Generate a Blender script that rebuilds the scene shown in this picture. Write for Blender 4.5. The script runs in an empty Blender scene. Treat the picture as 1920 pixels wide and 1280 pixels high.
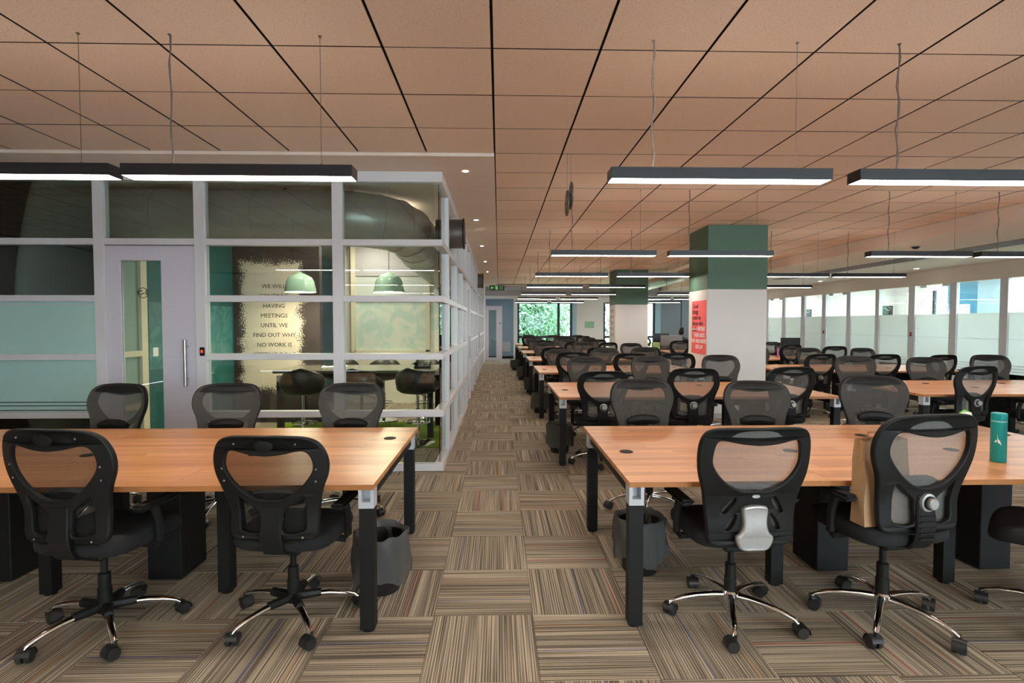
import bpy, bmesh, math, random
from mathutils import Vector, Matrix
random.seed(7)
PI = math.pi
scene = bpy.context.scene
C = scene.collection

# ------------------------------------------------------------------ camera, world, exposure
F_PX, YAW, PITCH, CAM_H = 993.4, 0.0248, 0.034, 1.475
cam_data = bpy.data.cameras.new('camera')
cam_data.sensor_width = 36.0
cam_data.lens = 36.0 * F_PX / 1920.0
cam_data.clip_start = 0.05
cam = bpy.data.objects.new('camera', cam_data)
C.objects.link(cam)
cam.location = (0, 0, CAM_H)
cam.rotation_euler = (PI / 2 - PITCH, 0, -YAW)
scene.camera = cam

world = bpy.data.worlds.new('world')
scene.world = world
world.use_nodes = True
bg = world.node_tree.nodes['Background']
bg.inputs[0].default_value = (0.80, 0.90, 1.0, 1)
bg.inputs[1].default_value = 4.2
LAMP = 9.0          # linear pendant diffuser strength
scene.view_settings.view_transform = 'Standard'
scene.view_settings.look = 'None'
scene.view_settings.exposure = 2.0
scene.view_settings.gamma = 1.0
scene.view_settings.use_curve_mapping = False

CZ = 2.988           # underside of the ceiling tiles
DT = 0.715           # desk top height

# ------------------------------------------------------------------ materials
def newmat(name):
    m = bpy.data.materials.new(name); m.use_nodes = True
    nt = m.node_tree
    for n in list(nt.nodes):
        if n.type != 'OUTPUT_MATERIAL': nt.nodes.remove(n)
    out = [n for n in nt.nodes if n.type == 'OUTPUT_MATERIAL'][0]
    return m, nt, out
def N(nt, t, **kw):
    n = nt.nodes.new(t)
    for k, v in kw.items():
        if k.startswith('i_'):
            n.inputs[k[2:].replace('_', ' ')].default_value = v
        else: setattr(n, k, v)
    return n
def col(c): return (c[0], c[1], c[2], 1)
def pm(name, c, rough=0.5, metal=0.0, noise=0.0, scale=20.0, bump=0.0, spec=0.5, coat=0.0):
    m, nt, out = newmat(name)
    p = N(nt, 'ShaderNodeBsdfPrincipled')
    p.inputs['Base Color'].default_value = col(c)
    p.inputs['Roughness'].default_value = rough
    p.inputs['Metallic'].default_value = metal
    p.inputs['Specular IOR Level'].default_value = spec
    p.inputs['Coat Weight'].default_value = coat
    nt.links.new(p.outputs[0], out.inputs[0])
    if noise or bump:
        tc = N(nt, 'ShaderNodeTexCoord')
        nz = N(nt, 'ShaderNodeTexNoise'); nz.inputs['Scale'].default_value = scale
        nz.inputs['Detail'].default_value = 3
        nt.links.new(tc.outputs['Object'], nz.inputs['Vector'])
        if noise:
            mx = N(nt, 'ShaderNodeMix', data_type='RGBA')
            a = tuple(max(0, v * (1 - noise)) for v in c); b = tuple(min(1, v * (1 + noise)) for v in c)
            mx.inputs[6].default_value = col(a); mx.inputs[7].default_value = col(b)
            nt.links.new(nz.outputs['Fac'], mx.inputs[0])
            nt.links.new(mx.outputs[2], p.inputs['Base Color'])
        if bump:
            bp = N(nt, 'ShaderNodeBump'); bp.inputs['Strength'].default_value = bump
            bp.inputs['Distance'].default_value = 0.003
            nt.links.new(nz.outputs['Fac'], bp.inputs['Height'])
            nt.links.new(bp.outputs[0], p.inputs['Normal'])
    return m
def em(name, c, s):
    m, nt, out = newmat(name)
    e = N(nt, 'ShaderNodeEmission'); e.inputs[0].default_value = col(c); e.inputs[1].default_value = s
    nt.links.new(e.outputs[0], out.inputs[0]); return m
def glass(name, tint=(0.93, 0.97, 0.95), base=0.03, gain=1.0):
    m, nt, out = newmat(name)
    t = N(nt, 'ShaderNodeBsdfTransparent'); t.inputs[0].default_value = col(tint)
    g = N(nt, 'ShaderNodeBsdfGlossy'); g.inputs[1].default_value = 0.0
    g.inputs[0].default_value = (0.95, 1, 0.98, 1)
    fr = N(nt, 'ShaderNodeFresnel'); fr.inputs[0].default_value = 1.5
    mu = N(nt, 'ShaderNodeMath', operation='MULTIPLY_ADD'); mu.inputs[1].default_value = gain; mu.inputs[2].default_value = base
    mx = N(nt, 'ShaderNodeMixShader')
    nt.links.new(fr.outputs[0], mu.inputs[0]); nt.links.new(mu.outputs[0], mx.inputs[0])
    nt.links.new(t.outputs[0], mx.inputs[1]); nt.links.new(g.outputs[0], mx.inputs[2])
    nt.links.new(mx.outputs[0], out.inputs[0]); return m
def frosted(name, c, trans=0.12, tl_mix=0.55):
    m, nt, out = newmat(name)
    t = N(nt, 'ShaderNodeBsdfTransparent'); t.inputs[0].default_value = col(c)
    tl = N(nt, 'ShaderNodeBsdfTranslucent'); tl.inputs[0].default_value = col(c)
    p = N(nt, 'ShaderNodeBsdfPrincipled'); p.inputs['Base Color'].default_value = col(c); p.inputs['Roughness'].default_value = 0.25
    a = N(nt, 'ShaderNodeMixShader'); a.inputs[0].default_value = tl_mix
    b = N(nt, 'ShaderNodeMixShader'); b.inputs[0].default_value = trans
    nt.links.new(p.outputs[0], a.inputs[1]); nt.links.new(tl.outputs[0], a.inputs[2])
    nt.links.new(a.outputs[0], b.inputs[1]); nt.links.new(t.outputs[0], b.inputs[2])
    nt.links.new(b.outputs[0], out.inputs[0]); return m

M = {}
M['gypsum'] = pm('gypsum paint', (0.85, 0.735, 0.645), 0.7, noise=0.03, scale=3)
M['white'] = pm('white wall paint', (0.86, 0.85, 0.85), 0.6, noise=0.02, scale=2)
M['colwhite'] = pm('column paint', (0.70, 0.68, 0.655), 0.6, noise=0.02, scale=2)
M['offwhite'] = pm('cream wall paint', (0.72, 0.68, 0.58), 0.6)
M['greyw'] = pm('grey wall paint', (0.42, 0.41, 0.42), 0.65, noise=0.03, scale=2)
M['frame'] = pm('white powder coated frame', (0.72, 0.71, 0.74), 0.42)
M['cream'] = pm('cream frame', (0.72, 0.66, 0.50), 0.5)
M['door'] = pm('lilac white laminate', (0.66, 0.64, 0.72), 0.4)
M['teal'] = pm('teal wall paint', (0.008, 0.105, 0.11), 0.6, noise=0.1, scale=3)
M['darkteal'] = pm('dark teal wall paint', (0.02, 0.07, 0.075), 0.6)
M['blue'] = pm('slate blue panel', (0.22, 0.30, 0.40), 0.5)
M['bluecab'] = pm('blue paint', (0.06, 0.28, 0.46), 0.5)
M['palecab'] = pm('pale blue paint', (0.40, 0.60, 0.72), 0.5)
M['green'] = pm('sage green column paint', (0.085, 0.17, 0.115), 0.6, noise=0.03, scale=3)
M['greygrey'] = pm('grey blue lacquered glass', (0.22, 0.25, 0.29), 0.2)
M['black'] = pm('black powder coat', (0.008, 0.008, 0.008), 0.55, spec=0.3)
M['fixt'] = pm('black anodised aluminium', (0.018, 0.018, 0.022), 0.4)
M['plastic'] = pm('black nylon plastic', (0.011, 0.011, 0.011), 0.5, noise=0.1, scale=300, bump=0.05, spec=0.25)
M['fabric'] = pm('black seat fabric', (0.010, 0.010, 0.011), 0.9, bump=0.3, scale=400)
M['caster'] = pm('caster plastic', (0.02, 0.02, 0.02), 0.38)
M['chrome'] = pm('chrome', (0.80, 0.80, 0.80), 0.09, 1.0)
M['silver'] = pm('silver plastic', (0.48, 0.48, 0.47), 0.38, 0.6, noise=0.1, scale=60)
M['bracket'] = pm('silver bracket', (0.52, 0.54, 0.57), 0.45, 0.2)
M['duct'] = pm('galvanised duct', (0.34, 0.33, 0.31), 0.36, 0.45, noise=0.12, scale=4)
M['ductout'] = pm('brown duct collar', (0.16, 0.14, 0.12), 0.45, 0.7)
M['steel'] = pm('brushed steel', (0.55, 0.55, 0.53), 0.3, 1.0)
M['wire'] = pm('steel wire', (0.25, 0.23, 0.21), 0.5, 0.3)
M['cable'] = pm('grey pvc cable', (0.34, 0.29, 0.25), 0.5)
M['void'] = pm('dark ceiling void', (0.02, 0.016, 0.014), 0.9)
M['lamp'] = em('lamp diffuser', (1.0, 0.91, 0.80), LAMP)
M['added_uplight'] = em('added upward glow', (1.0, 0.88, 0.76), 1.2)  # added emission, lifts the ceiling brightness
M['panel'] = em('added cabin light glow', (1.0, 0.95, 0.88), 15.0)
M['down_room'] = em('meeting room downlight lens', (1.0, 0.87, 0.72), 130.0)
M['down'] = em('downlight lens', (1.0, 0.90, 0.80), 9.0)
M['pend_in'] = em('pendant bulb', (1.0, 0.84, 0.60), 24.0)
M['pend'] = pm('mint green enamel', (0.42, 0.62, 0.47), 0.22, coat=0.4)
M['table'] = pm('dark table laminate', (0.13, 0.12, 0.095), 0.22, noise=0.1, scale=8)
M['leather'] = pm('black leatherette', (0.014, 0.013, 0.013), 0.35)
M['rug'] = pm('lime green carpet', (0.24, 0.36, 0.015), 0.95, noise=0.25, scale=250, bump=0.3)
M['bag'] = frosted('grey bin liner', (0.34, 0.34, 0.33), 0.5)
M['bin'] = pm('black bin plastic', (0.012, 0.012, 0.012), 0.4)
M['paper'] = pm('brown kraft paper', (0.47, 0.29, 0.15), 0.8, noise=0.08, scale=25)
M['bottle'] = pm('teal bottle enamel', (0.0, 0.30, 0.29), 0.35)
M['redposter'] = pm('red poster print', (0.85, 0.13, 0.14), 0.6, noise=0.04, scale=4)
M['ink'] = pm('black ink', (0.02, 0.02, 0.02), 0.7)
M['greyink'] = pm('grey ink', (0.42, 0.42, 0.41), 0.7)
M['whiteink'] = pm('white ink', (0.88, 0.86, 0.84), 0.6)
M['greenposter'] = pm('green notice print', (0.36, 0.66, 0.42), 0.6, noise=0.1, scale=12)
M['exit'] = pm('exit sign face', (0.01, 0.05, 0.02), 0.4)
M['exitlit'] = em('exit sign lettering', (0.45, 0.95, 0.35), 0.13)
M['redled'] = em('red led', (1.0, 0.05, 0.03), 0.5)
M['winframe'] = pm('black window frame', (0.012, 0.022, 0.03), 0.4)
M['screen'] = pm('grey monitor back', (0.17, 0.17, 0.18), 0.35)
M['darkscreen'] = pm('black monitor', (0.014, 0.016, 0.018), 0.3)
M['limebox'] = pm('pale green card', (0.42, 0.58, 0.25), 0.7)
M['skin'] = pm('skin', (0.30, 0.17, 0.11), 0.6)
M['hair'] = pm('dark hair', (0.010, 0.007, 0.006), 0.55, bump=0.4, scale=120)
M['shirt'] = pm('dark grey shirt', (0.05, 0.05, 0.06), 0.8)
M['leaf'] = pm('leaf green', (0.13, 0.27, 0.14), 0.5, noise=0.5, scale=1.5)
M['leaf2'] = pm('pale leaf green', (0.30, 0.44, 0.28), 0.5, noise=0.4, scale=1.5)
M['bark'] = pm('bark', (0.12, 0.09, 0.07), 0.9, noise=0.3, scale=20)
M['lawn'] = pm('grass ground', (0.16, 0.22, 0.09), 0.95, noise=0.3, scale=2)
M['cream_mug'] = pm('beige cup', (0.62, 0.48, 0.38), 0.5)
M['purple'] = pm('purple card', (0.45, 0.10, 0.50), 0.6)
M['yellow'] = pm('yellow card', (0.75, 0.65, 0.05), 0.6)
M['greencard'] = pm('green card', (0.20, 0.60, 0.10), 0.6)
M['glass'] = glass('clear glass', (0.90, 0.95, 0.925), 0.01, 1.15)
M['dkglass'] = glass('tinted glass', (0.68, 0.78, 0.76), 0.02, 1.2)
M['winglass'] = glass('window glass', (0.93, 0.98, 0.98), 0.0, 0.22)
M['frost'] = frosted('frosted film', (0.66, 0.92, 0.88), 0.06, 0.35)
M['frostw'] = frosted('white frosted film', (0.80, 0.85, 0.82), 0.06, 0.34)
M['frostm'] = frosted('pale mint frosted film', (0.62, 0.80, 0.74), 0.10)

# ceiling tile: white mineral fibre with fine pits, warm bounce light painted in as peach
def mat_tile():
    m, nt, out = newmat('mineral fibre tile')
    p = N(nt, 'ShaderNodeBsdfPrincipled'); p.inputs['Roughness'].default_value = 0.55
    tc = N(nt, 'ShaderNodeTexCoord'); oi = N(nt, 'ShaderNodeObjectInfo')
    nz = N(nt, 'ShaderNodeTexNoise'); nz.inputs['Scale'].default_value = 140; nz.inputs['Detail'].default_value = 2
    nt.links.new(tc.outputs['Object'], nz.inputs['Vector'])
    rp = N(nt, 'ShaderNodeValToRGB')
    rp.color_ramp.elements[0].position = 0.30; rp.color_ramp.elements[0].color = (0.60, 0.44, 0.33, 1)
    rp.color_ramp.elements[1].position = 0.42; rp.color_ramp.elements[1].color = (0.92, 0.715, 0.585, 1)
    nt.links.new(nz.outputs['Fac'], rp.inputs[0])
    mx = N(nt, 'ShaderNodeMix', data_type='RGBA', blend_type='MULTIPLY'); mx.inputs[0].default_value = 1
    mr = N(nt, 'ShaderNodeMapRange'); mr.inputs[3].default_value = 0.95; mr.inputs[4].default_value = 1.03
    nt.links.new(oi.outputs['Random'], mr.inputs[0])
    nt.links.new(rp.outputs[0], mx.inputs[6]); nt.links.new(mr.outputs[0], mx.inputs[7])
    nt.links.new(mx.outputs[2], p.inputs['Base Color'])
    bp = N(nt, 'ShaderNodeBump'); bp.inputs['Strength'].default_value = 0.15; bp.inputs['Distance'].default_value = 0.002
    nt.links.new(nz.outputs['Fac'], bp.inputs['Height']); nt.links.new(bp.outputs[0], p.inputs['Normal'])
    nt.links.new(p.outputs[0], out.inputs[0]); return m
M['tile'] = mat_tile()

# carpet: UV 'stripe' = (across stripes incl. random shift, along), UV 'tile' = (local across in m, tile random)
def mat_carpet():
    m, nt, out = newmat('striped loop pile carpet')
    p = N(nt, 'ShaderNodeBsdfPrincipled'); p.inputs['Roughness'].default_value = 0.95
    p.inputs['Specular IOR Level'].default_value = 0.15
    uv = N(nt, 'ShaderNodeUVMap', uv_map='stripe'); uv2 = N(nt, 'ShaderNodeUVMap', uv_map='tile')
    mp = N(nt, 'ShaderNodeMapping'); mp.inputs['Scale'].default_value = (150, 0.8, 1)
    nt.links.new(uv.outputs[0], mp.inputs[0])
    n1 = N(nt, 'ShaderNodeTexNoise'); n1.inputs['Scale'].default_value = 1.0; n1.inputs['Detail'].default_value = 1.5
    nt.links.new(mp.outputs[0], n1.inputs['Vector'])
    mp2 = N(nt, 'ShaderNodeMapping'); mp2.inputs['Scale'].default_value = (22, 0.6, 1)
    nt.links.new(uv.outputs[0], mp2.inputs[0])
    n2 = N(nt, 'ShaderNodeTexNoise'); n2.inputs['Scale'].default_value = 1.0; n2.inputs['Detail'].default_value = 1
    nt.links.new(mp2.outputs[0], n2.inputs['Vector'])
    n3 = N(nt, 'ShaderNodeTexNoise'); n3.inputs['Scale'].default_value = 420; n3.inputs['Detail'].default_value = 1
    nt.links.new(uv.outputs[0], n3.inputs['Vector'])
    rp = N(nt, 'ShaderNodeValToRGB')
    e = rp.color_ramp.elements
    e[0].position = 0.40; e[0].color = (0.155, 0.126, 0.096, 1)
    e[1].position = 0.60; e[1].color = (0.52, 0.44, 0.33, 1)
    su = N(nt, 'ShaderNodeSeparateXYZ'); nt.links.new(uv.outputs[0], su.inputs[0])
    wm_ = N(nt, 'ShaderNodeMath', operation='MULTIPLY'); wm_.inputs[1].default_value = 2 * PI / 0.0125
    ws = N(nt, 'ShaderNodeMath', operation='SINE')
    nt.links.new(su.outputs[0], wm_.inputs[0]); nt.links.new(wm_.outputs[0], ws.inputs[0])
    wa = N(nt, 'ShaderNodeMath', operation='MULTIPLY_ADD'); wa.inputs[1].default_value = 0.075
    nt.links.new(ws.outputs[0], wa.inputs[0]); nt.links.new(n1.outputs['Fac'], wa.inputs[2])
    nt.links.new(wa.outputs[0], rp.inputs[0])
    mxa = N(nt, 'ShaderNodeMix', data_type='RGBA', blend_type='MULTIPLY'); mxa.inputs[0].default_value = 1
    r2 = N(nt, 'ShaderNodeMapRange'); r2.inputs[1].default_value = 0.3; r2.inputs[2].default_value = 0.7
    r2.inputs[3].default_value = 0.75; r2.inputs[4].default_value = 1.25
    nt.links.new(n2.outputs['Fac'], r2.inputs[0])
    nt.links.new(rp.outputs[0], mxa.inputs[6]); nt.links.new(r2.outputs[0], mxa.inputs[7])
    mxb = N(nt, 'ShaderNodeMix', data_type='RGBA', blend_type='MULTIPLY'); mxb.inputs[0].default_value = 1
    r3 = N(nt, 'ShaderNodeMapRange'); r3.inputs[1].default_value = 0.3; r3.inputs[2].default_value = 0.7
    r3.inputs[3].default_value = 0.6; r3.inputs[4].default_value = 1.35
    nt.links.new(n3.outputs['Fac'], r3.inputs[0])
    nt.links.new(mxa.outputs[2], mxb.inputs[6]); nt.links.new(r3.outputs[0], mxb.inputs[7])
    sp = N(nt, 'ShaderNodeSeparateXYZ'); nt.links.new(uv2.outputs[0], sp.inputs[0])
    prev = mxb.outputs[2]
    for k, (a, b, mulc, cols) in enumerate([(0.08, 0.20, 5.3, [(0.55, 0.03, 0.03), (0.04, 0.07, 0.35), (0.2, 0.16, 0.11), (0.04, 0.09, 0.30)]),
                                            (0.30, 0.16, 9.7, [(0.50, 0.20, 0.03), (0.45, 0.17, 0.05), (0.3, 0.22, 0.16), (0.40, 0.04, 0.05)])]):
        pos = N(nt, 'ShaderNodeMath', operation='MULTIPLY_ADD'); pos.inputs[1].default_value = b; pos.inputs[2].default_value = a
        nt.links.new(sp.outputs[1], pos.inputs[0])
        cm = N(nt, 'ShaderNodeMath', operation='COMPARE'); cm.inputs[2].default_value = 0.0032
        nt.links.new(sp.outputs[0], cm.inputs[0]); nt.links.new(pos.outputs[0], cm.inputs[1])
        fm = N(nt, 'ShaderNodeMath', operation='MULTIPLY'); fm.inputs[1].default_value = mulc
        fc = N(nt, 'ShaderNodeMath', operation='FRACT')
        nt.links.new(sp.outputs[1], fm.inputs[0]); nt.links.new(fm.outputs[0], fc.inputs[0])
        cr = N(nt, 'ShaderNodeValToRGB'); cr.color_ramp.interpolation = 'CONSTANT'
        el = cr.color_ramp.elements
        el[0].color = col(cols[0]); el[1].position = 0.25; el[1].color = col(cols[1])
        for q in (2, 3):
            x = el.new(0.25 * q); x.color = col(cols[q])
        nt.links.new(fc.outputs[0], cr.inputs[0])
        cmf = N(nt, 'ShaderNodeMath', operation='MULTIPLY'); cmf.inputs[1].default_value = 0.7
        nt.links.new(cm.outputs[0], cmf.inputs[0])
        mx = N(nt, 'ShaderNodeMix', data_type='RGBA')
        nt.links.new(cmf.outputs[0], mx.inputs[0]); nt.links.new(prev, mx.inputs[6]); nt.links.new(cr.outputs[0], mx.inputs[7])
        prev = mx.outputs[2]
    nt.links.new(prev, p.inputs['Base Color'])
    bp = N(nt, 'ShaderNodeBump'); bp.inputs['Strength'].default_value = 0.5; bp.inputs['Distance'].default_value = 0.003
    nt.links.new(n1.outputs['Fac'], bp.inputs['Height']); nt.links.new(bp.outputs[0], p.inputs['Normal'])
    nt.links.new(p.outputs[0], out.inputs[0]); return m
M['carpet'] = mat_carpet()

def mat_wood():
    m, nt, out = newmat('butcher block laminate')
    p = N(nt, 'ShaderNodeBsdfPrincipled'); p.inputs['Roughness'].default_value = 0.30
    p.inputs['Specular IOR Level'].default_value = 0.5
    tc = N(nt, 'ShaderNodeTexCoord'); oi = N(nt, 'ShaderNodeObjectInfo')
    ml = N(nt, 'ShaderNodeMath', operation='MULTIPLY'); ml.inputs[1].default_value = 13.0
    nt.links.new(oi.outputs['Random'], ml.inputs[0])
    cx = N(nt, 'ShaderNodeCombineXYZ'); nt.links.new(ml.outputs[0], cx.inputs[0])
    ad = N(nt, 'ShaderNodeVectorMath', operation='ADD')
    nt.links.new(tc.outputs['Object'], ad.inputs[0]); nt.links.new(cx.outputs[0], ad.inputs[1])
    br = N(nt, 'ShaderNodeTexBrick')
    br.inputs['Color1'].default_value = (0.68, 0.31, 0.12, 1); br.inputs['Color2'].default_value = (0.47, 0.178, 0.056, 1)
    br.inputs['Mortar'].default_value = (0.45, 0.18, 0.06, 1)
    br.inputs['Scale'].default_value = 1; br.inputs['Mortar Size'].default_value = 0.0006
    br.inputs['Brick Width'].default_value = 0.95; br.inputs['Row Height'].default_value = 0.058
    br.offset = 0.37; br.inputs['Bias'].default_value = -0.1
    nt.links.new(ad.outputs[0], br.inputs['Vector'])
    mp = N(nt, 'ShaderNodeMapping'); mp.inputs['Scale'].default_value = (2.2, 70, 1)
    nt.links.new(ad.outputs[0], mp.inputs[0])
    nz = N(nt, 'ShaderNodeTexNoise'); nz.inputs['Scale'].default_value = 1; nz.inputs['Detail'].default_value = 4
    nt.links.new(mp.outputs[0], nz.inputs['Vector'])
    mr = N(nt, 'ShaderNodeMapRange'); mr.inputs[1].default_value = 0.3; mr.inputs[2].default_value = 0.7
    mr.inputs[3].default_value = 0.82; mr.inputs[4].default_value = 1.14
    nt.links.new(nz.outputs['Fac'], mr.inputs[0])
    mx = N(nt, 'ShaderNodeMix', data_type='RGBA', blend_type='MULTIPLY'); mx.inputs[0].default_value = 1
    nt.links.new(br.outputs[0], mx.inputs[6]); nt.links.new(mr.outputs[0], mx.inputs[7])
    nt.links.new(mx.outputs[2], p.inputs['Base Color'])
    nt.links.new(p.outputs[0], out.inputs[0]); return m
M['wood'] = mat_wood()

def mat_mesh(name, c, cover):
    m, nt, out = newmat(name)
    t = N(nt, 'ShaderNodeBsdfTransparent')
    d = N(nt, 'ShaderNodeBsdfDiffuse'); d.inputs[0].default_value = col(c)
    tc = N(nt, 'ShaderNodeTexCoord')
    mp = N(nt, 'ShaderNodeMapping'); mp.inputs['Scale'].default_value = (210, 210, 210)
    nt.links.new(tc.outputs['Object'], mp.inputs[0])
    sx = N(nt, 'ShaderNodeSeparateXYZ'); nt.links.new(mp.outputs[0], sx.inputs[0])
    outs = []
    for i, k in ((0, 6.283), (2, 6.283)):
        mu = N(nt, 'ShaderNodeMath', operation='MULTIPLY'); mu.inputs[1].default_value = k
        sn = N(nt, 'ShaderNodeMath', operation='SINE')
        nt.links.new(sx.outputs[i], mu.inputs[0]); nt.links.new(mu.outputs[0], sn.inputs[0]); outs.append(sn)
    pr = N(nt, 'ShaderNodeMath', operation='MULTIPLY')
    nt.links.new(outs[0].outputs[0], pr.inputs[0]); nt.links.new(outs[1].outputs[0], pr.inputs[1])
    ma = N(nt, 'ShaderNodeMath', operation='MULTIPLY_ADD', use_clamp=True); ma.inputs[1].default_value = 0.55; ma.inputs[2].default_value = cover
    nt.links.new(pr.outputs[0], ma.inputs[0])
    mx = N(nt, 'ShaderNodeMixShader')
    nt.links.new(ma.outputs[0], mx.inputs[0]); nt.links.new(t.outputs[0], mx.inputs[1]); nt.links.new(d.outputs[0], mx.inputs[2])
    nt.links.new(mx.outputs[0], out.inputs[0]); return m
M['mesh'] = mat_mesh('black woven mesh', (0.025, 0.024, 0.023), 0.70)
M['meshb'] = mat_mesh('charcoal woven mesh', (0.22, 0.215, 0.205), 0.58)
M['meshg'] = mat_mesh('grey woven mesh', (0.095, 0.090, 0.084), 0.84)

def mat_grunge():
    m, nt, out = newmat('rolled paint wall print')
    p = N(nt, 'ShaderNodeBsdfPrincipled'); p.inputs['Roughness'].default_value = 0.6
    tc = N(nt, 'ShaderNodeTexCoord'); sp = N(nt, 'ShaderNodeSeparateXYZ')
    nt.links.new(tc.outputs['Object'], sp.inputs[0])
    def box(axis, half):
        ab = N(nt, 'ShaderNodeMath', operation='ABSOLUTE'); nt.links.new(sp.outputs[axis], ab.inputs[0])
        s = N(nt, 'ShaderNodeMath', operation='SUBTRACT'); s.inputs[0].default_value = half
        nt.links.new(ab.outputs[0], s.inputs[1]); return s
    bx, bz = box(0, 0.50), box(2, 1.02)
    mn = N(nt, 'ShaderNodeMath', operation='MINIMUM'); nt.links.new(bx.outputs[0], mn.inputs[0]); nt.links.new(bz.outputs[0], mn.inputs[1])
    sc = N(nt, 'ShaderNodeMath', operation='MULTIPLY'); sc.inputs[1].default_value = 2.2
    nt.links.new(mn.outputs[0], sc.inputs[0])
    n1 = N(nt, 'ShaderNodeTexNoise'); n1.inputs['Scale'].default_value = 55; n1.inputs['Detail'].default_value = 3
    mp = N(nt, 'ShaderNodeMapping'); mp.inputs['Scale'].default_value = (4, 4, 7)
    nt.links.new(tc.outputs['Object'], mp.inputs[0])
    n2 = N(nt, 'ShaderNodeTexNoise'); n2.inputs['Scale'].default_value = 1; n2.inputs['Detail'].default_value = 2
    nt.links.new(mp.outputs[0], n2.inputs['Vector'])
    nt.links.new(tc.outputs['Object'], n1.inputs['Vector'])
    a = N(nt, 'ShaderNodeMath', operation='MULTIPLY_ADD'); a.inputs[1].default_value = 0.5
    nt.links.new(n2.outputs['Fac'], a.inputs[0]); nt.links.new(n1.outputs['Fac'], a.inputs[2])
    b = N(nt, 'ShaderNodeMath', operation='ADD'); nt.links.new(a.outputs[0], b.inputs[0]); nt.links.new(sc.outputs[0], b.inputs[1])
    rp = N(nt, 'ShaderNodeValToRGB')
    rp.color_ramp.elements[0].position = 0.0; rp.color_ramp.elements[0].color = (0.050, 0.034, 0.033, 1)
    rp.color_ramp.elements[1].position = 1.0; rp.color_ramp.elements[1].color = (0.80, 0.67, 0.55, 1)
    mr = N(nt, 'ShaderNodeMapRange'); mr.inputs[1].default_value = 0.90; mr.inputs[2].default_value = 0.95
    nt.links.new(b.outputs[0], mr.inputs[0]); nt.links.new(mr.outputs[0], rp.inputs[0])
    nt.links.new(rp.outputs[0], p.inputs['Base Color']); nt.links.new(p.outputs[0], out.inputs[0]); return m
M['grunge'] = mat_grunge()

def mat_mural(name, base, line, scale=3.0):
    m, nt, out = newmat(name)
    p = N(nt, 'ShaderNodeBsdfPrincipled'); p.inputs['Roughness'].default_value = 0.35
    tc = N(nt, 'ShaderNodeTexCoord')
    nz = N(nt, 'ShaderNodeTexNoise'); nz.inputs['Scale'].default_value = scale; nz.inputs['Detail'].default_value = 3; nz.inputs['Distortion'].default_value = 1.5
    nt.links.new(tc.outputs['Object'], nz.inputs['Vector'])
    rp = N(nt, 'ShaderNodeValToRGB'); rp.color_ramp.elements[0].position = 0.42; rp.color_ramp.elements[1].position = 0.6
    rp.color_ramp.elements[0].color = col(base); rp.color_ramp.elements[1].color = col(line)
    nt.links.new(nz.outputs['Fac'], rp.inputs[0]); nt.links.new(rp.outputs[0], p.inputs['Base Color'])
    nt.links.new(p.outputs[0], out.inputs[0]); return m
M['mural'] = mat_mural('pale cloudy glass print', (0.52, 0.68, 0.60), (0.72, 0.76, 0.66))
M['mural2'] = mat_mural('teal cloudy print', (0.015, 0.16, 0.18), (0.09, 0.25, 0.25), 5)

# ------------------------------------------------------------------ mesh helpers
def box(bm, x0, x1, y0, y1, z0, z1):
    vs = [bm.verts.new(p) for p in ((x0,y0,z0),(x1,y0,z0),(x1,y1,z0),(x0,y1,z0),(x0,y0,z1),(x1,y0,z1),(x1,y1,z1),(x0,y1,z1))]
    for f in ((0,3,2,1),(4,5,6,7),(0,1,5,4),(1,2,6,5),(2,3,7,6),(3,0,4,7)):
        bm.faces.new([vs[i] for i in f])
    return vs
def bevel_all(bm, w, seg=2):
    bmesh.ops.bevel(bm, geom=list(bm.edges), offset=w, segments=seg, affect='EDGES', profile=0.6)
def lathe(bm, prof, n=20, cx=0, cy=0, cap=True):
    rings = []
    for r, z in prof:
        rings.append([bm.verts.new((cx + r * math.cos(2*PI*i/n), cy + r * math.sin(2*PI*i/n), z)) for i in range(n)])
    for a, b in zip(rings, rings[1:]):
        for i in range(n):
            bm.faces.new((a[i], a[(i+1) % n], b[(i+1) % n], b[i]))
    if cap:
        bm.faces.new(list(reversed(rings[0]))); bm.faces.new(rings[-1])
def tube(bm, pts, rad, n=8, cap=True, squash=1.0):
    """tube along a polyline; rad = number or list"""
    pts = [Vector(p) for p in pts]
    if not isinstance(rad, (list, tuple)): rad = [rad] * len(pts)
    rings = []; up0 = None
    for i, p in enumerate(pts):
        t = (pts[min(i+1, len(pts)-1)] - pts[max(i-1, 0)]).normalized()
        up = Vector((0, 0, 1)) if abs(t.z) < 0.95 else Vector((0, 1, 0))
        s = t.cross(up).normalized(); u = s.cross(t).normalized()
        rings.append([bm.verts.new(p + s * rad[i] * math.cos(2*PI*k/n) + u * rad[i] * squash * math.sin(2*PI*k/n)) for k in range(n)])
    for a, b in zip(rings, rings[1:]):
        for k in range(n):
            bm.faces.new((a[k], a[(k+1) % n], b[(k+1) % n], b[k]))
    if cap:
        bm.faces.new(list(reversed(rings[0]))); bm.faces.new(rings[-1])
def finish(name, bm, smooth=0.6):
    bmesh.ops.recalc_face_normals(bm, faces=bm.faces)
    me = bpy.data.meshes.new(name); bm.to_mesh(me); bm.free()
    if smooth:
        for p in me.polygons: p.use_smooth = True
        me.set_sharp_from_angle(angle=smooth)
    return me
def obj(name, me, mat, parent=None, loc=None, rot=None, smooth=0.6):
    if isinstance(me, bmesh.types.BMesh): me = finish(name, me, smooth)
    if mat is not None and not me.materials: me.materials.append(M[mat])
    o = bpy.data.objects.new(name, me); C.objects.link(o)
    if parent is not None: o.parent = parent
    if loc is not None: o.location = loc
    if rot is not None: o.rotation_euler = rot
    return o
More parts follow.
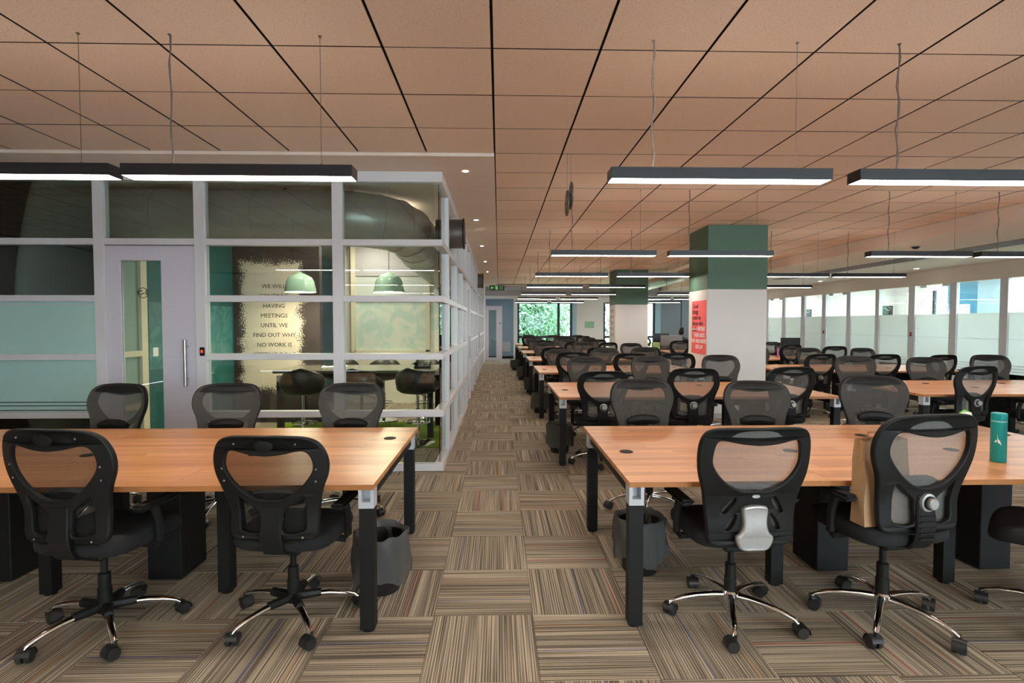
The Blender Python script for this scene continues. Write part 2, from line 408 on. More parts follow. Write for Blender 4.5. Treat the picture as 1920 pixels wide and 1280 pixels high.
def bobj(name, b, mat, parent=None, bev=0.0, seg=1, **kw):
    bm = bmesh.new(); box(bm, *b)
    if bev: bevel_all(bm, bev, seg)
    return obj(name, bm, mat, parent, **kw)
def tag(o, label, cat, group=None):
    o['label'] = label; o['category'] = cat
    if group: o['group'] = group
    return o
def thing(name, label, cat, loc=(0,0,0), rz=0, group=None):
    o = bpy.data.objects.new(name, None); C.objects.link(o); o.empty_display_size = 0.1
    o.location = loc; o.rotation_euler = (0, 0, rz)
    return tag(o, label, cat, group)
def struct(o, label=None):
    o['kind'] = 'structure'
    if label: o['label'] = label
    return o
def sempty(name, label=None):
    o = bpy.data.objects.new(name, None); C.objects.link(o); o.empty_display_size = 0.1
    return struct(o, label)
def copy_tree(o, parent=None):
    c = o.copy(); C.objects.link(c); c.parent = parent
    for ch in o.children: copy_tree(ch, c)
    return c
def text(name, body, size, mat, parent, loc, rot, align='CENTER', extrude=0.0004, sx=1.0, spacing=1.0, bold=0.0):
    cu = bpy.data.curves.new(name, 'FONT'); cu.body = body; cu.size = size
    cu.align_x = align; cu.align_y = 'CENTER'; cu.extrude = extrude; cu.space_character = spacing
    cu.resolution_u = 2; cu.offset = bold
    t = bpy.data.objects.new(name, cu); C.objects.link(t)
    bpy.context.view_layer.update()
    me = bpy.data.meshes.new_from_object(t)
    bpy.data.objects.remove(t); bpy.data.curves.remove(cu)
    o = obj(name, me, mat, parent, loc, rot); o.scale = (sx, 1, 1)
    return o
FACE_CAM = (PI/2, 0, 0)              # readable from -Y
ORD = ['first','second','third','fourth','fifth','sixth','seventh','eighth']
def px_to(z, px, py):
    a = (px - 960) / F_PX; b = (640 - py) / F_PX
    y = math.cos(PITCH) + b * math.sin(PITCH); zz = -math.sin(PITCH) + b * math.cos(PITCH)
    c, s = math.cos(YAW), math.sin(YAW)
    t = (z - CAM_H) / zz
    return (a*c + y*s) * t, (-a*s + y*c) * t
def to_px(x, y, z):
    c, s = math.cos(YAW), math.sin(YAW)
    X = x*c - y*s; Y = x*s + y*c; Z = z - CAM_H
    d = Y*math.cos(PITCH) - Z*math.sin(PITCH); u = Y*math.sin(PITCH) + Z*math.cos(PITCH)
    if d < 0.05: return None
    return 960 + F_PX*X/d, 640 - F_PX*u/d, d

# ------------------------------------------------------------------ floor
X0, X1, Y0, Y1 = -8.6, 13.0, -6.0, 22.6
floor = struct(bobj('floor', (X0, X1, Y0, Y1, -0.12, -0.008), 'void'), 'grey striped carpet tile floor')
ctiles = []
ox, oy = -0.3292, 2.1326 % 0.5
i0 = int(math.floor((X0 - ox) / 0.5)); i1 = int(math.ceil((X1 - ox) / 0.5))
for i in range(i0, i1):
    for j in range(int((Y0 - oy) / 0.5) - 1, int((Y1 - oy) / 0.5) + 1):
        x = ox + 0.5 * i; y = oy + 0.5 * j
        q = to_px(x + 0.25, y + 0.25, 0)
        if x < X0 or x + .5 > X1 or y < Y0 or y + .5 > Y1: continue
        inside = q and -60 < q[0] < 1980 and q[1] < 1330
        if not inside and (y > 6 or y < -3): continue
        if y > 5.1 and x < -1.2 and not (y < 9.8 and x > -4): continue
        ctiles.append((q[2] if inside else 99, x, y, i, j))
ctiles.sort()
def tile_verts(bm, l1, l2, x, y, i, j, rnd):
    z = rnd.uniform(-0.0006, 0.0006)
    g = 0.0012
    vs = box(bm, x + g, x + .5 - g, y + g, y + .5 - g, -0.008, z)
    r = rnd.random(); off = rnd.uniform(0, 50)
    horiz = (i + j) % 2 == 1
    for f in set(fc for v in vs for fc in v.link_faces):
        for lp in f.loops:
            lx, ly = lp.vert.co.x - x, lp.vert.co.y - y
            a, b = (ly, lx) if horiz else (lx, ly)
            lp[l1].uv = (a + off, b + off * 0.7); lp[l2].uv = (a, r)
rnd = random.Random(3)
for k, (d, x, y, i, j) in enumerate(ctiles):
    if k == 0 or k >= 300:
        if k == 300: bm = None
    if k < 300:
        bm = bmesh.new(); l1 = bm.loops.layers.uv.new('stripe'); l2 = bm.loops.layers.uv.new('tile')
        tile_verts(bm, l1, l2, x, y, i, j, rnd)
        obj('carpet_tile', bm, 'carpet', floor, smooth=0)
    else:
        if bm is None:
            bm = bmesh.new(); l1 = bm.loops.layers.uv.new('stripe'); l2 = bm.loops.layers.uv.new('tile')
        tile_verts(bm, l1, l2, x, y, i, j, rnd)
o = obj('carpet_tiles', bm, 'carpet', floor, smooth=0); o['kind'] = 'stuff'

# ------------------------------------------------------------------ ceiling
ceiling = struct(bobj('ceiling', (X0, X1, Y0, Y1 + 0.1, CZ + 0.018, CZ + 0.15), 'void'), 'suspended ceiling of white square tiles with warm bounce light in their colour')
GX, GY = -0.0363, 2.9722
COLS = [(3.22, 4.15, 8.12, 8.92), (3.27, 4.20, 14.84, 15.62)]
ct = []
for i in range(-15, 12):
    for j in range(-16, 31):
        x, y = GX + .6 * i, GY + .6 * j
        if x < X0 or y < Y0 or y + .6 > 20.95: continue
        if x + .3 < GX and y + .3 > GY + 1.8: continue
        q = to_px(x + .3, y + .3, CZ)
        ins = q and -100 < q[0] < 2020 and -100 < q[1]
        ct.append((q[2] if ins else 99 + abs(y), x, y))
ct.sort()
tile_me = None
big = bmesh.new()
for k, (d, x, y) in enumerate(ct):
    if k < 300:
        if tile_me is None:
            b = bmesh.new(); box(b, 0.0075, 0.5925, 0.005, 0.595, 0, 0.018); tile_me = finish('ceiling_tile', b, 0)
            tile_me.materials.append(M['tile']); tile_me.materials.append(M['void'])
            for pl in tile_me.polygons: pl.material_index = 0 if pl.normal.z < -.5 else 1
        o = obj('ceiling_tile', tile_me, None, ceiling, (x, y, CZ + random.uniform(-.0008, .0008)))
    else: box(big, x + .0075, x + .5925, y + .005, y + .595, CZ, CZ + 0.018)
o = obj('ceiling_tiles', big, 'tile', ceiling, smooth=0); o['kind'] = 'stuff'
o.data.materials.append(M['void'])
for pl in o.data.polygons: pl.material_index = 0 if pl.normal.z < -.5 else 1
# plasterboard margins
struct(bobj('trim_1', (X0, GX - 0.004, GY + 1.8, Y1, CZ - 0.028, CZ + 0.018), 'gypsum'), 'plain plaster ceiling margin beside the glass meeting rooms')
SOF_Z, SOF_X = 2.785, 6.58
struct(bobj('trim_2', (SOF_X, X1, Y0, Y1, SOF_Z, CZ + 0.018), 'gypsum'), 'plaster soffit along the right-hand cabins')
struct(bobj('trim_3', (GX - 0.004, SOF_X, 20.98, Y1, CZ - 0.03, CZ + 0.02), 'gypsum'), 'plaster ceiling margin before the far windows')
struct(bobj('trim_4', (-0.6, 10.6, 21.3, 21.6, 2.60, 2.80), 'greyw'), 'grey bulkhead beam across the far end')
struct(bobj('trim_5', (-0.6, 10.6, 21.6, Y1, 2.50, 2.96), 'white'), 'white lintel above the far windows')

# ------------------------------------------------------------------ shell walls
wk = sempty('wall_back', 'wall behind the camera with windows added to let in daylight')
for b in [(X0, X1, 0, .75), (X0, X1, 2.62, CZ + .1)]: bobj('wall_panel', (b[0], b[1], Y0 - .2, Y0, b[2], b[3]), 'white', wk)
bobj('wall_panel', (X0, X0 + 4 * 2.16, Y0 - .2, Y0, .75, 2.62), 'white', wk)
for k in range(4, 10):  # windows added to this unseen wall as daylight fill
    xa = X0 + k * 2.16
    bobj('pier', (xa, xa + .3, Y0 - .2, Y0, .75, 2.62), 'white', wk)
    bobj('glass_pane', (xa + .3, xa + 2.16, Y0 - .11, Y0 - .10, .75, 2.62), 'winglass', wk)
struct(bobj('wall_left', (X0 - 0.2, X0, Y0, Y1, 0, CZ + .1), 'white'))
FWY = 22.3
wf = sempty('wall_far', 'white far wall with wide windows')
def wpart(name, b, mat, parent=wf, bev=0): return bobj(name, b, mat, parent, bev)
WT = 2.50
for (x0, x1, z0, z1, mt) in [(-.7, .62, 0, WT, 'blue'), (.62, .78, 0, WT, 'white'), (3.10, 3.28, 0, WT, 'palecab'), (3.28, 4.42, 0, WT, 'white'),
                             (.78, 3.10, 0, .26, 'white'), (4.42, 6.62, 0, .26, 'white'), (6.62, 6.86, 0, WT, 'palecab'), (8.6, 10.6, 0, WT, 'white'), (.78, 3.10, 2.36, WT, 'white'), (4.42, 6.62, 2.36, WT, 'white')]:
    wpart('wall_panel', (x0, x1, FWY, FWY + .2, z0, z1), mt)
for (x0, x1) in ((6.86, 7.73), (7.73, 8.6)):
    wpart('glass_panel', (x0 + .01, x1 - .01, FWY, FWY + .1, 0.0, WT), 'greygrey')
wpart('panel_joint', (7.71, 7.75, FWY - .01, FWY + .12, 0, WT), 'winframe')
wpart('skirting', (-.7, .62, FWY - .02, FWY, 0, .1), 'black')
def window(n, x0, x1, mx):
    w = sempty('window_%d' % n, 'wide black-framed window onto trees in the far wall')
    y = FWY + .08
    for b in [(x0, x1, .86, .95), (x0, x1, 2.31, 2.36), (x0, x1, .26, .31)]:
        bobj('window_frame', (b[0], b[1], y - .04, y + .04, b[2], b[3]), 'winframe', w)
    for xx in (x0 + .03, mx, x1 - .04):
        bobj('mullion', (xx - .05, xx + .05, y - .05, y + .05, .26, 2.36), 'winframe', w)
    for a, b in ((x0 + .08, mx - .05), (mx + .05, x1 - .09)):
        bobj('glass_pane', (a, b, y - .004, y + .004, .95, 2.31), 'winglass', w)
        bobj('glass_pane', (a, b, y - .004, y + .004, .31, .86), 'winglass', w)
window(1, .78, 3.10, 2.52)
window(2, 4.42, 6.62, 5.6)
bobj('vent_grille', (.17, .48, FWY - .012, FWY, .30, .70), 'greyw', wf)

# ------------------------------------------------------------------ columns
def column(k, b, lab):
    x0, x1, y0, y1 = b
    c = sempty('wall_column_%d' % k, lab)
    bobj('column_shaft', (x0, x1, y0, y1, 0, 2.005), 'colwhite', c, .006)
    bobj('column_head', (x0 - .001, x1 + .001, y0 - .001, y1 + .001, 2.005, CZ), 'green', c, .004)
    bobj('skirting', (x0 - .01, x1 + .01, y0 - .01, y1 + .01, 0, .08), 'greyw', c)
    return c
column(1, COLS[0], 'white square column with a green upper half between the desk blocks')
column(2, COLS[1], 'farther white column with a green upper half')
FACE_LEFT = (PI/2, 0, -PI/2)         # readable from -X
px = COLS[0][0] - 0.004
p = thing('wall_poster', 'red motivational poster on the side of the near green-topped column', 'poster', (px, 8.46, 1.42))
bobj('poster_sheet', (-.002, .002, -.30, .30, -.43, .42), 'redposter', p)
for k, s in enumerate(['Good', 'things', 'come to', 'those who', 'wait']):
    text('poster_lettering', s, .105, 'ink', p, (-.004, .26, .335 - k * .093), FACE_LEFT, 'LEFT', bold=.001)
bobj('strike_line', (-.0055, -.0035, .06, .27, -.045, -.03), 'whiteink', p)
text('poster_lettering', 'WORK', .10, 'whiteink', p, (-.004, -.12, -.035), FACE_LEFT, bold=.002)
for k, s in enumerate(['THEIR ASSES', 'OFF AND NEVER', 'GIVE UP']):
    text('poster_lettering', s, .085, 'whiteink', p, (-.004, -.03, -.135 - k * .095), FACE_LEFT, bold=.002)
p = thing('column_lettering', 'faint grey lettering on the side of the farther column', 'lettering', (COLS[1][0] - .003, 15.22, 1.45))
for k in range(5):
    for q in range(3):
        bobj('letter_stroke', (-.001, .001, -.2 + q * .14, -.11 + q * .14, .34 - k * .17, .44 - k * .17 - .03 * (q % 2)), 'greyink', p)

# ------------------------------------------------------------------ glazed meeting room on the left
GYF = 5.31; GXR = -0.60            # front plane, corridor plane
RZ = [2.271, 1.719, 1.147, 0.576]
PW = .05
wg = sempty('wall_front', 'white framed glass wall of the meeting rooms')
wc = sempty('wall_corridor', 'white framed glass wall running along the aisle')
def rail(p, x0, x1, y0, y1, z, h=.062): return bobj('rail', (x0, x1, y0, y1, z - h/2, z + h/2), 'frame', p, .003)
POSTS = [-7.5, -5.7, -3.885, -2.92, -1.585]
for x in POSTS:
    bobj('post', (x - .05, x + .05, GYF - .045, GYF + .045, 0, 2.86), 'frame', wg, .003)
bobj('header', (-8.6, GXR + .045, GYF - .05, GYF + .05, 2.86, 2.962), 'frame', wg, .003)
bobj('bottom_rail', (-2.88, GXR + .045, GYF - .045, GYF + .045, 0, .07), 'frame', wg, .003)
bobj('bottom_rail', (-8.6, -3.93, GYF - .045, GYF + .045, 0, .07), 'frame', wg, .003)
spans = [(-8.6, -7.55), (-7.45, -5.75), (-5.65, -3.935), (-2.87, -1.635), (-1.535, GXR - .045)]
for a, b in spans:
    for z in RZ:
        rail(wg, a, b, GYF - .045, GYF + .045, z)
rail(wg, -3.835, -2.97, GYF - .045, GYF + .045, 2.271)
for z in RZ: rail(wg, GXR - .05, GXR + .045, GYF - .045, GYF + .045, z)
lv = [.07] + [RZ[3], RZ[2], RZ[1], RZ[0]] + [2.86]
for a, b in spans:
    for z0, z1 in zip(lv, lv[1:]):
        fro = b < -3.8 and z1 < 1.8 and z0 > .5
        q0 = a; q1 = b
        if fro:
            bobj('frosted_pane', (q0, q1, GYF - .004, GYF + .004, z0 + .03, z1 - .03), 'frost', wg)
        else:
            bobj('glass_pane', (q0, q1, GYF - .004, GYF + .004, z0 + .0, z1 - .0), 'dkglass' if b < -3.8 else 'glass', wg)
bobj('glass_pane', (-3.835, -2.97, GYF - .004, GYF + .004, 2.30, 2.86), 'glass', wg)
for z in (.70, .665, .62, 1.66):
    bobj('film_stripe', (-5.6, -3.97, GYF - .006, GYF - .0045, z - .004, z + .004), 'ink' if z < 1 else 'frame', wg)
# door C-1
d1 = sempty('door_1', 'lilac white door with a tall glass slot and steel pull handle')
DX0, DX1, DZ = -3.833, -2.972, 2.235
dy = GYF
g0, g1 = -3.70, -3.305
for b in [(DX0, g0, 0.01, DZ), (g1, DX1, 0.01, DZ), (g0, g1, 2.09, DZ), (g0, g1, 0.01, .12)]:
    bobj('door_leaf', (b[0], b[1], dy - .022, dy + .022, b[2], b[3]), 'door', d1)
bobj('glass_pane', (g0, g1, dy - .004, dy + .004, .12, 2.09), 'glass', d1)
for z in (1.66, 1.12, .565):
    bobj('groove', (g1 + .01, DX1 - .01, dy - .0235, dy - .021, z - .002, z + .002), 'frame', d1)
bm = bmesh.new(); tube(bm, [(-3.06, dy - .075, .86), (-3.06, dy - .075, 1.315)], .017, 12)
h = obj('door_handle', bm, 'steel', d1)
for z in (.93, 1.25):
    bm = bmesh.new(); tube(bm, [(-3.06, dy - .075, z), (-3.06, dy - .02, z)], .009, 8); obj('handle_stem', bm, 'steel', h)
bm = bmesh.new(); lathe(bm, [(.052, 0), (.052, .001), (.046, .001), (.046, 0)], 32, cap=False)
rg = obj('room_badge', bm, 'ink', d1, (-3.495, dy - .006, 1.775), FACE_CAM)
text('room_number', 'C-1', .062, 'ink', d1, (-3.495, dy - .006, 1.775), FACE_CAM, bold=.0015)
bobj('door_closer', (DX0, DX1, dy - .03, dy + .03, DZ, DZ + .006), 'black', d1)
rd = thing('card_reader', 'small black card reader with red light on the post beside the door', 'card reader', (-2.905, GYF - .046, 1.20))
bobj('reader_case', (-.022, .022, -.014, 0, -.042, .042), 'black', rd, .003)
bobj('reader_light', (-.010, .010, -.016, -.0135, -.012, .016), 'redled', rd)

# corridor glass wall
CY = [5.31, 5.95, 7.1, 8.25, 9.4, 10.45, 11.6, 12.75, 13.9, 14.95, 16.1, 17.25, 18.4, 19.6]
for k, y in enumerate(CY[1:]):
    bobj('post', (GXR - .05, GXR + .045, y - .04, y + .04, 0, 2.86), 'frame', wc, .003)
bobj('header', (GXR - .05, GXR + .045, GYF + .05, 19.6, 2.86, 2.962), 'frame', wc, .003)
bobj('bottom_rail', (GXR - .05, GXR + .045, GYF + .045, 9.36, 0, .07), 'frame', wc, .003)
doors_at = (4, 8)
for k, (a, b) in enumerate(zip(CY, CY[1:])):
    a2 = a + (.045 if k == 0 else .04); b2 = b - .04
    if k in doors_at:
        d = sempty('door_%d' % (2 + doors_at.index(k)), 'white framed glass door in the aisle glass wall')
        for (p0, p1, z0, z1) in [(a2, a2 + .13, .01, 2.24), (b2 - .13, b2, .01, 2.24), (a2 + .13, b2 - .13, 2.1, 2.24), (a2 + .13, b2 - .13, .01, .14)]:
            bobj('door_leaf', (GXR - .022, GXR + .022, p0, p1, z0, z1), 'door', d)
        bobj('glass_pane', (GXR - .004, GXR + .004, a2 + .13, b2 - .13, .14, 2.1), 'glass', d)
        bm = bmesh.new(); tube(bm, [(GXR + .03, a2 + .06, 1.25), (GXR + .085, a2 + .06, 1.25), (GXR + .085, a2 + .06, .85), (GXR + .03, a2 + .06, .85)], .014, 8)
        obj('door_handle', bm, 'steel', d)
        rail(wc, GXR - .05, GXR + .045, a2, b2, RZ[0])
        bobj('glass_pane', (GXR - .004, GXR + .004, a2, b2, 2.30, 2.86), 'glass', wc)
        continue
    for z in RZ: rail(wc, GXR - .05, GXR + .045, a2, b2, z)
    for z0, z1 in zip(lv, lv[1:]):
        bobj('glass_pane', (GXR - .004, GXR + .004, a2, b2, z0, z1), 'glass', wc)
struct(bobj('wall_corridor_end', (GXR - .1, GXR + .05, 19.62, 22.3, 0, 2.962), 'white'), 'white wall at the end of the aisle')
# inner shell of the rooms
struct(bobj('wall_rooms', (-8.6, -3.97, 9.9, 10.0, 0, CZ), 'darkteal'), 'dark wall behind the frosted room')
wt = sempty('wall_teal', 'teal wall between the two meeting rooms')
bobj('wall_panel', (-4.0, -3.93, 6.32, 10.0, 0, CZ), 'teal', wt)
bobj('wall_panel', (-4.0, -3.93, 6.02, 6.32, 0, 2.30), 'teal', wt)
bobj('wall_print', (-3.9305, -3.926, 6.05, 7.9, .95, 1.72), 'mural2', wt)
bobj('light_switch', (-3.929, -3.918, 6.10, 6.19, 1.10, 1.20), 'whiteink', wt)
bobj('post', (-4.0, -3.92, 5.92, 6.02, 0, 2.30), 'cream', wt)
for z in RZ[2:]: bobj('rail', (-4.0, -3.92, 5.36, 5.92, z - .03, z + .03), 'cream', wt)
for z0, z1 in ((.03, RZ[3]-.03), (RZ[3]+.03, RZ[2]-.03), (RZ[2]+.03, 2.3)):
    bobj('frosted_pane', (-3.965, -3.957, 5.36, 5.92, z0, z1), 'frostm', wt)
wm = sempty('wall_print_side', 'dark wall with a rolled cream paint patch and a printed slogan')
PY = 7.95
bobj('wall_panel', (-3.93, -2.66, PY, PY + .12, 0, CZ), 'grunge', wm)
# re-centre the paint patch coordinates on the panel
o = wm.children[0]
for v in o.data.vertices: v.co -= Vector((-3.37, PY, 1.43))
o.location = (-3.37, PY, 1.43)
for k, s in enumerate(['WE WILL', 'CONTINUE', 'HAVING', 'MEETINGS', 'UNTIL WE', 'FIND OUT WHY', 'NO WORK IS', 'GETTING DONE']):
    text('wall_lettering', s, .086, 'ink', wm, (-3.33, PY - .003, 2.022 - k * .1442), FACE_CAM, spacing=1.0)
wb = sempty('wall_meeting_back', 'cream framed rear wall of the meeting room')
BY = 9.85
bobj('wall_panel', (-2.70, GXR, BY, BY + .1, 0, .95), 'offwhite', wb)
bobj('wall_panel', (-2.70, GXR, BY, BY + .1, 2.35, CZ), 'greyw', wb)
for x0, x1 in ((-2.66, -1.35), (-1.28, GXR - .05)):
    bobj('printed_glass', (x0, x1, BY + .02, BY + .04, .95, 1.90), 'mural', wb)
    bobj('frosted_pane', (x0, x1, BY + .02, BY + .04, 1.97, 2.35), 'frostw', wb)
for x in (-2.68, -1.315, GXR - .07): bobj('post', (x - .04, x + .04, BY - .02, BY + .05, .95, CZ), 'cream', wb)
for z in (1.935, .95): bobj('rail', (-2.66, GXR - .05, BY - .02, BY + .05, z - .035, z + .035), 'cream', wb)
struct(bobj('wall_rooms_rear', (-3.0, GXR - .05, 9.98, 10.06, 0, CZ), 'offwhite'))
# rooms beyond
struct(bobj('wall_rooms_side', (-4.0, -3.9, 10.06, 22.3, 0, CZ), 'palecab'), 'pale wall inside the farther glass rooms')
struct(bobj('wall_rooms_divider', (-3.9, GXR - .06, 14.4, 14.5, 0, CZ), 'white'))
struct(bobj('wall_rooms_end', (-4, GXR, FWY, FWY + .1, 0, CZ), 'white'))

# ducts
def tube_duct(name, label, pts, r, mat, seams, n=28):
    t = thing(name, label, 'duct')
    bm = bmesh.new(); tube(bm, pts, r, n); obj('duct_tube', bm, mat, t)
    P = [Vector(p) for p in pts]
    for i in seams:
        a = P[i]; tdir = (P[min(i+1, len(P)-1)] - P[max(i-1, 0)]).normalized()
        bm = bmesh.new(); tube(bm, [a - tdir * .008, a + tdir * .008], r + .006, n); obj('duct_seam', bm, mat, t)
    return t
pts = [(-8.4, 5.95, 2.64), (-6.5, 5.95, 2.64), (-5.0, 5.95, 2.64), (-3.66, 5.95, 2.64), (-2.62, 5.95, 2.64), (-1.9, 5.95, 2.64), (-1.62, 5.97, 2.635), (-1.38, 6.07, 2.625), (-1.20, 6.25, 2.61), (-1.10, 6.5, 2.58), (-1.07, 6.8, 2.54), (-1.06, 7.3, 2.49), (-1.06, 9.8, 2.42)]
t = tube_duct('ventilation_duct', 'large grey round duct bending at the corner above the meeting room', pts, .30, 'duct', (3, 4, 5, 6, 7, 8, 9, 10, 11))
for x in (-3.3, -2.35, -1.75):
    bobj('duct_hanger', (x - .012, x + .012, 5.93, 5.97, 2.93, 2.962), 'black', t)
for k, (y, r, z, lb) in enumerate([(6.46, .172, 2.555, 'short brown duct outlet poking through the nearest aisle glass wall'), (14.2, .19, 2.61, 'short brown duct outlet far down the aisle glass wall')]):
    t = thing('duct_outlet', lb, 'duct', (GXR, y, z), 0, 'duct outlets over the aisle')
    bm = bmesh.new(); tube(bm, [(-.15, 0, 0), (.17, 0, 0)], r, 28); obj('outlet_collar', bm, 'ductout', t)
    bm = bmesh.new(); tube(bm, [(.17, 0, 0), (.185, 0, 0)], r + .012, 28); gr = obj('outlet_grille', bm, 'black', t)
    for q in range(-3, 4):
        hh = math.sqrt(max(0, r*r - (q*.045)**2))
        bobj('grille_bar', (.184, .19, -hh, hh, q*.045 - .008, q*.045 + .008), 'ductout', gr)
tube_duct('ventilation_duct', 'thin silver duct below the ceiling behind the green-topped column', [(4.70, 11.8, 2.69), (4.70, 13, 2.69), (4.70, 14.5, 2.69), (4.70, 16, 2.69), (4.70, 18.5, 2.69)], .155, 'steel', (1, 2, 3), 20)

# meeting room furniture
rug = bobj('area_rug', (-3.2, -.72, 6.28, 7.85, .001, .014), 'rug', None, .004)
tag(rug, 'lime green rug under the meeting table', 'rug')
tb = thing('meeting_table', 'dark counter-height meeting table behind the glass wall', 'table', (-1.85, 7.2, 0))
bobj('table_top', (-1.0, 1.05, -.48, .48, .845, .88), 'table', tb, .004)
bobj('apron', (-.9, .95, -.40, .40, .79, .845), 'black', tb)
for sx in (-.93, .97):
    for sy in (-.41, .41):
        l = bobj('table_leg', (sx - .035, sx + .035, sy - .035, sy + .035, .014, .79), 'black', tb)
        bobj('leg_bracket', (sx - .037, sx + .037, sy - .037, sy + .037, .74, .81), 'bracket', l)
def make_stool():
    t = thing('bar_stool', '', 'stool', group='bar stools at the meeting table')
    bm = bmesh.new(); lathe(bm, [(.0, .0), (.20, .0), (.21, .006), (.19, .016), (.10, .030), (.045, .045), (.03, .06)], 28); obj('base_plate', bm, 'chrome', t)
    bm = bmesh.new(); lathe(bm, [(.028, .05), (.028, .42), (.018, .425), (.018, .62)], 14); obj('gas_column', bm, 'chrome', t)
    bm = bmesh.new(); R = .15
    pts = [(0.02, 0, .27)] + [(.02 + 0*.1 + R*math.sin(a), -R*0.2 + R*1.0*(-math.cos(a)), .27) for a in [i*PI/8*2 for i in range(9)]]
    tube(bm, pts[1:], .009, 8); obj('foot_ring', bm, 'chrome', t)
    bm = bmesh.new(); lathe(bm, [(.05, .60), (.20, .625), (.235, .65), (.24, .69), (.225, .715), (.12, .72), (0.001, .715)], 24); obj('seat', bm, 'leather', t)
    # wrap-around low back (open towards +Y)
    bm = bmesh.new(); n = 22; rows = []
    for i in range(n + 1):
        a = -PI/2 + (i / n - .5) * 2 * PI * .62
        w = 1 - abs(i / n - .5) * 2
        top = .72 + .22 * (max(0, w) ** .55)
        row = []
        for r, z in ((.215, .64), (.25, .66), (.268, (.66 + top) / 2), (.258, top - .02), (.24, top), (.222, top - .02), (.212, .70)):
            row.append(bm.verts.new((r * math.cos(a), r * math.sin(a), z)))
        rows.append(row)
    for a, b in zip(rows, rows[1:]):
        for k in range(7): bm.faces.new((a[k], a[(k+1) % 7], b[(k+1) % 7], b[k]))
    bm.faces.new(rows[0]); bm.faces.new(list(reversed(rows[-1])))
    obj('low_back', bm, 'leather', t, smooth=1.0)
    bm = bmesh.new(); tube(bm, [(.03, 0, .6), (.16, -.04, .58), (.2, -.05, .565)], .006, 6); obj('height_lever', bm, 'chrome', t)
    return t
stool = make_stool()
spots = [(-2.36, 6.42, .25, 'left of the three black bar stools on the near side of the meeting table'), (-1.66, 6.42, -.2, 'middle of the three black bar stools on the near side of the meeting table'),
         (-.99, 6.46, -.35, 'right of the three black bar stools on the near side of the meeting table'),
         (-2.36, 8.02, PI + .1, 'left black bar stool on the far side of the meeting table'), (-1.74, 8.02, PI, 'middle black bar stool on the far side of the meeting table'),
         (-1.12, 7.98, PI - .2, 'right black bar stool on the far side of the meeting table')]
for k, (x, y, r, lb) in enumerate(spots):
    s = stool if k == 0 else copy_tree(stool)
    s.location = (x, y, .014); s.rotation_euler = (0, 0, r); s['label'] = lb
ph = thing('desk_phone', 'black desk phone at the right end of the meeting table', 'phone', (-1.02, 7.1, .88))
bm = bmesh.new(); vs = box(bm, -.1, .1, -.1, .1, 0, .03)
for v in vs:
    if v.co.z > .02 and v.co.y > 0: v.co.z = .075
obj('phone_body', bm, 'black', ph)
bm = bmesh.new(); tube(bm, [(-.08, -.09, .06), (-.08, 0, .09), (-.08, .09, .11)], [.022, .014, .022], 8); obj('handset', bm, 'black', ph)
bm = bmesh.new(); tube(bm, [(.02, -.08, .05), (.08, -.08, .055), (.08, .06, .085), (.02, .06, .08), (.02, -.08, .05)], .004, 5); obj('keypad_rim', bm, 'steel', ph)
nb = thing('notebook', 'thin notebook and pen lying on the meeting table', 'notebook', (-2.25, 7.3, .88), .2)
bobj('paper_block', (-.16, .16, -.11, .11, 0, .012), 'whiteink', nb, .002)
bm = bmesh.new(); tube(bm, [(-.12, 0, .022), (.14, .05, .022)], .009, 6); obj('pen', bm, 'black', nb)
for k, (x, lb) in enumerate([(-2.70, 'mint green dome pendant lamp nearer the slogan wall'), (-1.50, 'mint green dome pendant lamp above the right end of the meeting table')]):
    t = thing('pendant_lamp', lb, 'lamp', (x, 7.3, 1.90), 0, 'green pendants over the meeting table')
    bm = bmesh.new()
    prof = [(.207, 0), (.205, .02), (.178, .15), (.150, .20), (.10, .232), (.03, .262), (.012, .275)]
    lathe(bm, prof + [(.008, .272), (.026, .256), (.095, .226), (.145, .194), (.172, .148), (.200, .02), (.202, 0)], 36, cap=False); obj('lamp_shade', bm, 'pend', t)
    bm = bmesh.new(); lathe(bm, [(.001, .02), (.17, .02), (.17, .026), (.001, .026)], 24, cap=False); obj('light_diffuser', bm, 'pend_in', t)
    bm = bmesh.new(); tube(bm, [(0, 0, .27), (0, 0, CZ - 1.90 - .03)], .004, 6); obj('flex', bm, 'black', t)
for k, (x, y) in enumerate([(-2.5, 6.9), (-1.3, 6.75), (-.9, 8.6), (-2.3, 8.9), (-2.3, 9.3), (-1.9, 7.7)]):
    t = thing('downlight', ['recessed downlight in the meeting room, near the slogan wall', 'recessed downlight in the meeting room, above the right end of the table', 'recessed downlight in the meeting room, rear right', 'recessed downlight in the meeting room, rear left', 'recessed downlight in the meeting room, against the rear wall', 'recessed downlight in the meeting room, over the middle of the table'][k], 'downlight', (x, y, CZ - .028), 0, 'meeting room downlights')
    bm = bmesh.new(); lathe(bm, [(.055, 0), (.075, -.004), (.075, 0)], 20, cap=False); obj('trim_ring', bm, 'frame', t)
    bm = bmesh.new(); lathe(bm, [(.001, -.002), (.055, -.002)], 20, cap=False); obj('lens', bm, 'down_room', t)

